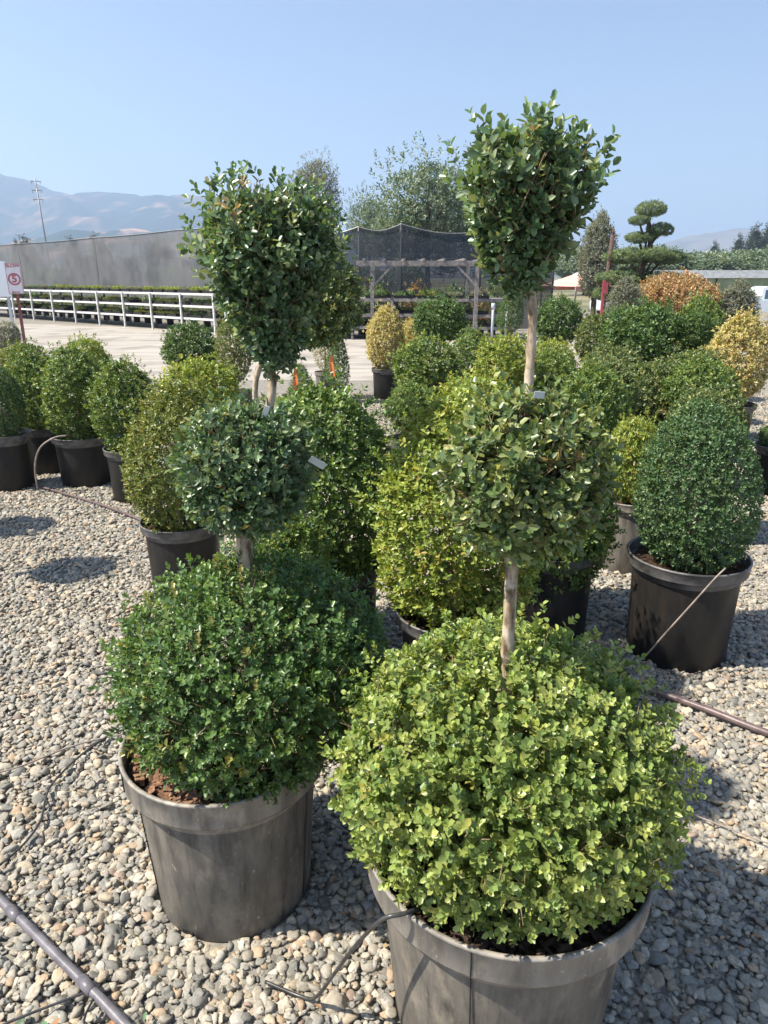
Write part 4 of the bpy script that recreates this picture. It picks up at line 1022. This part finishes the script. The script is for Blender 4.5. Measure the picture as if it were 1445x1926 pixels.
pole = empty('wooden_pole', (6.55, 22.0, 0), 0, 'dark wooden pole leaning slightly, left of the cloud pruned pine', 'pole')
MB().tube([(-0.06, 0, -0.2), (0.06, 0, 2.75)], 0.06, 10).build('shaft', POLEWOOD, pole, True)
MB().tube([(0.055, 0, 2.7), (0.07, 0, 2.9)], 0.035, 8).build('cap', POLEWOOD, pole, True)
pr = empty('red_post_sign', (6.05, 20.5, 0), 0, 'red painted post with a short board, under the dark pole', 'post')
MB().box((0, 0, 0.75), (0.07, 0.07, 1.5)).build('post', RED, pr)
MB().box((0.02, -0.06, 1.3), (0.15, 0.03, 0.3)).build('board', RED, pr)
up = empty('utility_pole', (-66.5, 150, 0), 0, 'thin distant utility pole against the hills', 'utility pole')
MB().tube([(0, 0, -1), (-0.7, 0, 19.5)], [0.2, 0.13], 8).build('shaft', STEEL, up, True)
for z in (19.0, 17.4, 15.8):
    MB().box((-0.65, 0, z), (1.9, 0.14, 0.14), 0.3).build('crossarm', STEEL, up)
    for k in (-1, 1):
        MB().tube([(-0.65 + k * 0.85, 0, z), (-0.65 + k * 0.85, 0, z - 0.45)], 0.06, 6).build('insulator', STEEL, up, True)

# ------------------------------------------------------------------ pink canopy
cn = empty('canopy_tent', (9.0, 33.0, gz(9, 33)), 0.3, 'pink and white canopy tent behind the rows, left of the dark pole', 'tent')
w = 1.5
MB().add([(-w, -w, 1.25), (w, -w, 1.25), (w, w, 1.25), (-w, w, 1.25), (0, 0, 1.95)], [(0, 1, 4), (1, 2, 4), (2, 3, 4), (3, 0, 4), (3, 2, 1, 0)]).build('roof', PINKCLOTH, cn)
MB().add([(-0.5, -0.5, 1.72), (0.5, -0.5, 1.72), (0.5, 0.5, 1.72), (-0.5, 0.5, 1.72), (0, 0, 2.05)], [(0, 1, 4), (1, 2, 4), (2, 3, 4), (3, 0, 4), (3, 2, 1, 0)]).build('vent_cap', SIGNWHITE, cn)
for sx in (-1, 1):
    for sy in (-1, 1):
        MB().box((sx * w * 0.97, sy * w * 0.97, 0.62), (0.06, 0.06, 1.26)).build('leg', STEEL, cn)
for s in (-1, 1):
    MB().box((0, s * w, 1.16), (2 * w, 0.02, 0.2)).build('valance', PINKCLOTH, cn)

# ------------------------------------------------------------------ pickup and cars
def wheel(parent, x, y, r):
    wv = MB().lathe([(r * 0.55, -0.12), (r * 0.93, -0.12), (r, -0.08), (r, 0.08), (r * 0.93, 0.12), (r * 0.55, 0.12)], 24).build('wheel', TYRE, parent, True, loc=(x, y, r), rot=(math.radians(90), 0, 0))
    MB().lathe([(0.02, 0.1), (r * 0.25, 0.12), (r * 0.5, 0.09), (r * 0.58, 0.12)], 16).build('rim', CHROME, wv, True)
def side_body(name, prof, w, mat, parent, taper=None):
    n = len(prof); v = []
    for s in (-1, 1):
        for (x, z) in prof:
            ww = w / 2 * (1 - (taper(z) if taper else 0)); v.append((x, s * ww, z))
    f = [tuple(range(n)), tuple(range(2 * n - 1, n - 1, -1))] + [(i, (i + 1) % n + 0, (i + 1) % n + n, i + n) for i in range(n)]
    me = mesh(name, v, [q[::-1] for q in f], mat)
    o = link(name, me, parent)
    bv = o.modifiers.new('bevel', 'BEVEL'); bv.width = 0.03; bv.segments = 2
    return o
def pickup(x, y, rz, label):
    t = empty('pickup_truck', (x, y, gz(x, y)), rz, label, 'pickup truck')
    side_body('body', [(-2.7, 0.45), (-2.7, 1.02), (-0.62, 1.02), (-0.6, 0.98), (1.1, 1.02), (2.45, 0.95), (2.65, 0.8), (2.68, 0.42), (2.3, 0.38), (-2.5, 0.38)], 1.85, CARWHITE, t)
    side_body('bed_side', [(-2.68, 1.0), (-2.68, 1.22), (-0.66, 1.22), (-0.66, 1.0)], 1.86, CARWHITE, t)
    MB().box((-1.68, 0, 1.225), (1.9, 1.66, 0.02)).build('bed_floor', TYRE, t)
    MB().box((-1.1, 0.1, 1.33), (0.5, 1.3, 0.26)).build('bed_shadow', TYRE, t)  # dark block added in place of the shadow between bed and cab
    side_body('cab', [(-0.6, 0.98), (-0.5, 1.66), (-0.3, 1.76), (0.55, 1.76), (0.75, 1.7), (1.35, 1.02)], 1.78, CARWHITE, t, lambda z: 0.14 * max(0, (z - 1.0)) / 0.76)
    for s in (-1, 1):
        for (a, b, c, d) in (((-0.42, 1.1), (-0.36, 1.6), (0.08, 1.6), (0.1, 1.1)), ((0.18, 1.1), (0.16, 1.6), (0.55, 1.6), (0.98, 1.1))):
            v = []
            for q in (a, b, c, d):
                ww = 0.89 * (1 - 0.14 * (q[1] - 1.0) / 0.76) + 0.006
                v.append((q[0], s * ww, q[1]))
            v += [(p[0], p[1] + s * 0.006, p[2]) for p in v[:4]]
            f = [(0, 1, 2, 3), (7, 6, 5, 4), (0, 4, 5, 1), (1, 5, 6, 2), (2, 6, 7, 3), (3, 7, 4, 0)]
            link('window', mesh('window', v, f if s > 0 else [q[::-1] for q in f], GLASS), t)
    for xx in (-1.75, 1.75):
        for s in (-1, 1): wheel(t, xx, s * 0.82, 0.37)
    for s in (-1, 1):
        MB().box((2.67, s * 0.7, 0.75), (0.04, 0.3, 0.16)).build('headlight', CHROME, t)
        MB().box((-2.71, s * 0.82, 0.85), (0.03, 0.12, 0.25)).build('tail_light', RED, t)
    MB().box((2.7, 0, 0.5), (0.08, 1.7, 0.14)).build('bumper', CHROME, t)
    return t
pickup(22.8, 44.5, 0.0, 'white pickup truck parked beyond the right rows, dark block for shadow in its bed')
def car(x, y, rz, mat, label):
    t = empty('parked_car', (x, y, gz(x, y)), rz, label, 'car')
    side_body('body', [(-2.1, 0.4), (-2.15, 0.85), (-1.9, 0.98), (1.2, 0.95), (2.05, 0.82), (2.15, 0.45), (1.9, 0.32), (-1.9, 0.32)], 1.75, mat, t)
    side_body('cabin', [(-1.7, 0.95), (-1.25, 1.38), (0.2, 1.42), (0.95, 0.95)], 1.6, mat, t, lambda z: 0.2 * max(0, z - 0.95) / 0.47)
    for s in (-1, 1):
        v = []
        for q in ((-1.5, 1.0), (-1.2, 1.33), (0.15, 1.36), (0.72, 1.0)):
            v.append((q[0], s * (0.8 * (1 - 0.2 * (q[1] - 0.95) / 0.47) + 0.006), q[1]))
        v += [(p[0], p[1] + s * 0.006, p[2]) for p in v[:4]]
        f = [(0, 1, 2, 3), (7, 6, 5, 4), (0, 4, 5, 1), (1, 5, 6, 2), (2, 6, 7, 3), (3, 7, 4, 0)]
        link('window', mesh('window', v, f if s > 0 else [q[::-1] for q in f], GLASS), t)
    for xx in (-1.35, 1.35):
        for s in (-1, 1): wheel(t, xx, s * 0.78, 0.32)
car(15.2, 46, 0.2, CARWHITE, 'pale car half hidden behind the orange leaved maple')
cone_ = empty('white_tank', (15.1, 38.5, gz(15, 38)), 0, 'small white tank showing above the orange leaved maple', 'tank')
MB().lathe([(0.01, 0), (0.3, 0), (0.3, 1.35), (0.24, 1.62), (0.1, 1.75), (0.1, 1.9), (0.01, 1.92)], 20).build('vessel', SIGNWHITE, cone_, True)

# ------------------------------------------------------------------ trees
def tree(name, x, y, z, rh, rz, mesh_key, label, trunk_r=0.12, cat='tree', group=None, blobs=None, base=None):
    gb = gz(x, y) if base is None else base
    t = empty(name, (x, y, gb), random.uniform(0, 6.28), label, cat, group)
    trunk_obj([(0, 0, -0.2), (0.03, 0.02, (z - gb) * 0.5), (0, 0, z - gb + rz * 0.3)], [trunk_r, trunk_r * 0.75, trunk_r * 0.3], DARKBARK, t, n=8)
    me, r0, z0 = mesh_key
    tag(link('crown', me, t, loc=(0, 0, z - gb), scl=(rh / r0, rh / r0, rz / z0)), kind='stuff')
    for k in range(4):
        a = k * 1.6 + 0.4
        trunk_obj([(0, 0, z - gb - rz * 0.5), (rh * 0.3 * math.cos(a), rh * 0.3 * math.sin(a), z - gb - rz * 0.1), (rh * 0.65 * math.cos(a), rh * 0.65 * math.sin(a), z - gb + rz * 0.35)], [trunk_r * 0.45, trunk_r * 0.3, trunk_r * 0.1], DARKBARK, t, 'limb', n=6)
    return t
def big(name, pal, rad, n, ll, lw, seed, shape='ball', **kw):
    kw.setdefault('lump', 0.16); kw.setdefault('shell', 0.5)
    return crown_mesh(name, rad, n, shape, ll, lw, pal, 3, ll * 2.2, kw.pop('up', 0.6), LEAF, seed, **kw), rad[0], rad[2]
T_BROAD = big('broadleaf_crown', 'tree', (2.1, 2.1, 1.9), 1900, 0.16, 0.075, 301, shoots=0.25, shoot_len=0.45, up=1.0, holes=0.5)
T_FINE = big('fine_crown', 'grey_green', (1.6, 1.6, 2.8), 2600, 0.16, 0.05, 302, shoots=0.1, shoot_len=0.2)
T_MASS = big('rounded_crown', 'tree', (3.2, 3.2, 2.6), 1400, 0.34, 0.17, 303, lump=0.18)
T_CON = big('conifer_crown', 'conifer', (2.2, 2.2, 6.0), 1300, 0.5, 0.16, 304, shape='cone', lump=0.14, up=0.2, shoots=0.12, shoot_len=0.3)
T_MAPLE = big('maple_crown', 'maple', (1.0, 1.0, 0.5), 2300, 0.075, 0.035, 305, lump=0.12, shell=0.6)
T_CYP = big('cypress_crown', 'grey_green', (0.72, 0.72, 1.55), 2000, 0.1, 0.035, 306, shape='egg', lump=0.15)

tree('broadleaf_tree', 2.0, 35, 4.55, 2.05, 1.85, T_BROAD, 'leafy tree rising above the darkened shade cloth', 0.16)
tree('broadleaf_tree', 4.2, 38, 3.9, 2.4, 1.9, T_BROAD, 'wide leafy tree behind the right end of the darkened shade cloth', 0.16)
tree('broadleaf_tree', -0.8, 40, 4.0, 1.1, 1.4, T_BROAD, 'small leafy tree at the left end of the darkened shade cloth', 0.1)
tree('broadleaf_tree', 1.0, 37, 3.3, 1.7, 1.1, T_BROAD, 'low leafy tree just over the top edge of the darkened shade cloth', 0.1)
tree('feathery_tree', -5.3, 60, 6.7, 1.8, 3.3, T_FINE, 'pale feathery tree behind the upper left topiary crown', 0.18)
tree('grey_tree', 8.5, 30, 2.35, 0.74, 1.6, T_CYP, 'grey green upright tree behind the nearest topiary crown, right side', 0.1)
# small orange maple: spreading crown on a short trunk
tree('maple_tree', 7.9, 20, 1.08, 1.03, 0.56, T_MAPLE, 'low spreading maple with orange leaves', 0.07)
tree('dark_shrub_tree', 9.3, 19.5, 0.75, 0.55, 0.75, T_CYP, 'green upright shrub right of the orange maple', 0.05)
tree('dark_shrub_tree', 5.7, 17.5, 0.95, 0.42, 0.62, T_CYP, 'green upright shrub left of the orange maple', 0.05)

# cloud pruned pine: trunk, limbs and flat pads of needles
def pads_mesh(seed):
    return crown_mesh('needle_pad', (1.0, 1.0, 0.5), 750, 'ball', 0.16, 0.03, 'pine', 3, 0.12, 1.3, LEAF, seed, lump=0.14, shell=0.65, spread=(70, 20))
PAD = [pads_mesh(400), pads_mesh(401)]
cp = empty('cloud_pine', (7.6, 22, 0), 0, 'cloud pruned pine with stacked flat pads of needles', 'tree')
trunk_obj([(0, 0, -0.1), (0.12, 0.05, 0.8), (-0.08, 0, 1.6), (0.12, 0, 2.4), (0.0, 0, 3.1), (0.05, 0, 3.5)], [0.13, 0.11, 0.09, 0.07, 0.05, 0.02], DARKBARK, cp)
for i, (px, pz, r, h, yy) in enumerate(((0.05, 3.42, 0.40, 0.5, 0), (-0.3, 3.12, 0.27, 0.32, -0.1), (0.38, 2.88, 0.36, 0.42, 0.05), (-0.22, 2.66, 0.36, 0.36, 0.0), (0.1, 2.7, 0.3, 0.3, 0.3),
                                       (0.6, 2.12, 0.5, 0.45, 0.1), (-0.45, 2.15, 0.62, 0.5, 0.1), (0.15, 2.2, 0.4, 0.4, -0.4), (0.42, 1.55, 0.62, 0.42, -0.1), (-0.75, 1.55, 0.55, 0.48, -0.1), (-0.2, 1.7, 0.4, 0.4, 0.4), (-0.4, 1.0, 0.55, 0.45, -0.2), (0.6, 0.95, 0.5, 0.45, 0.1), (-0.9, 1.1, 0.4, 0.5, 0.2))):
    tz = pz - 0.25
    trunk_obj([(0, 0, max(0.3, tz - 0.35)), (px * 0.5, yy * 0.5, tz - 0.1), (px, yy, pz - 0.03)], [0.045, 0.035, 0.02], DARKBARK, cp, 'limb', n=6)
    tag(link('needle_pad', PAD[i % 2], cp, loc=(px, yy, pz), rot=(0, 0, i * 1.3), scl=(r * (1.2 if pz < 2.4 else 1.05), r * 1.1, h * 0.8)), kind='stuff')

# far trees on the right and their taller conifers
rt = random.Random(5)
for i in range(15):
    x = 26 + i * 3.6 + rt.uniform(-1, 1); y = 92 + rt.uniform(-6, 10)
    h = rt.uniform(1.9, 2.6)
    tree('roadside_tree', x, y, 2.1 + rt.uniform(-0.2, 0.7), rt.uniform(3.4, 4.4), h, T_MASS, 'rounded green tree in the far belt beyond the right hand rows', 0.2, group='far belt of rounded trees')
for (x, y, h) in ((96, 205, 10.5), (101, 207, 12.8), (104.5, 206, 13.6), (90, 206, 9), (113, 215, 8), (126, 230, 8.5)):
    tree('conifer_tree', x, y, h * 0.52, h * 0.22, h * 0.56, T_CON, 'tall dark conifer standing over the far belt of trees', 0.3, group='distant conifers', base=-0.75)
for i in range(18):
    x = -98 + i * 4.3 + rt.uniform(-1.5, 1.5); y = 178 + rt.uniform(-12, 20)
    h = rt.uniform(6.5, 9.6)
    tree('conifer_tree', x, y, h * 0.5, h * rt.uniform(0.2, 0.34), h * 0.54, T_CON, 'distant dark conifer showing over the left shade fence', 0.3, group='conifers behind the left fence', base=0)
for i in range(12):
    x = -20 + i * 1.9; y = 43 - i * 0.9
    tree('roadside_tree', x, y, 1.2, 1.1, 0.9, T_MASS, 'low green tree dimly seen through the shade fence', 0.08, group='low trees behind the shade fence', base=0)
# long low greenhouse at the right, beyond the vehicles
gh = empty('greenhouse', (38, 74, -0.1), 0.02, 'long low greenhouse with pale film roof, beyond the pickup', 'greenhouse')
for k in range(4):
    MB().add([(-14 + k * 9, 0, 0), (-5.2 + k * 9, 0, 0), (-5.2 + k * 9, 0, 1.55), (-14 + k * 9, 0, 1.55), (-14 + k * 9, 4, 0), (-5.2 + k * 9, 4, 0), (-5.2 + k * 9, 4, 1.55), (-14 + k * 9, 4, 1.55)],
             [(0, 1, 2, 3), (5, 4, 7, 6), (1, 5, 6, 2), (4, 0, 3, 7)]).build('wall', noise_mat('hedge_green_film', (0.2, 0.24, 0.12), (0.3, 0.32, 0.2), 1.5, 0.7), gh)
    MB().add([(-14.1 + k * 9, -0.2, 1.55), (-5.1 + k * 9, -0.2, 1.55), (-5.1 + k * 9, 2, 2.3), (-14.1 + k * 9, 2, 2.3), (-14.1 + k * 9, 4.2, 1.55), (-5.1 + k * 9, 4.2, 1.55)], [(0, 1, 2, 3), (3, 2, 5, 4), (0, 3, 4), (1, 5, 2)]).build('roof', POLYSHEET, gh)

# ------------------------------------------------------------------ haze
hm = bpy.data.materials.new('haze_air'); hm.use_nodes = True
ht = hm.node_tree; ht.nodes.clear()
pv = ht.nodes.new('ShaderNodeVolumePrincipled'); pv.inputs['Color'].default_value = (0.55, 0.72, 1.0, 1)
pv.inputs['Density'].default_value = 0.00042; pv.inputs['Anisotropy'].default_value = 0.3
ho = ht.nodes.new('ShaderNodeOutputMaterial'); ht.links.new(pv.outputs[0], ho.inputs['Volume'])
hz = MB().box((0, 2000, 248), (9200, 12200, 502)).build('haze', hm)
tag(hz, kind='stuff')
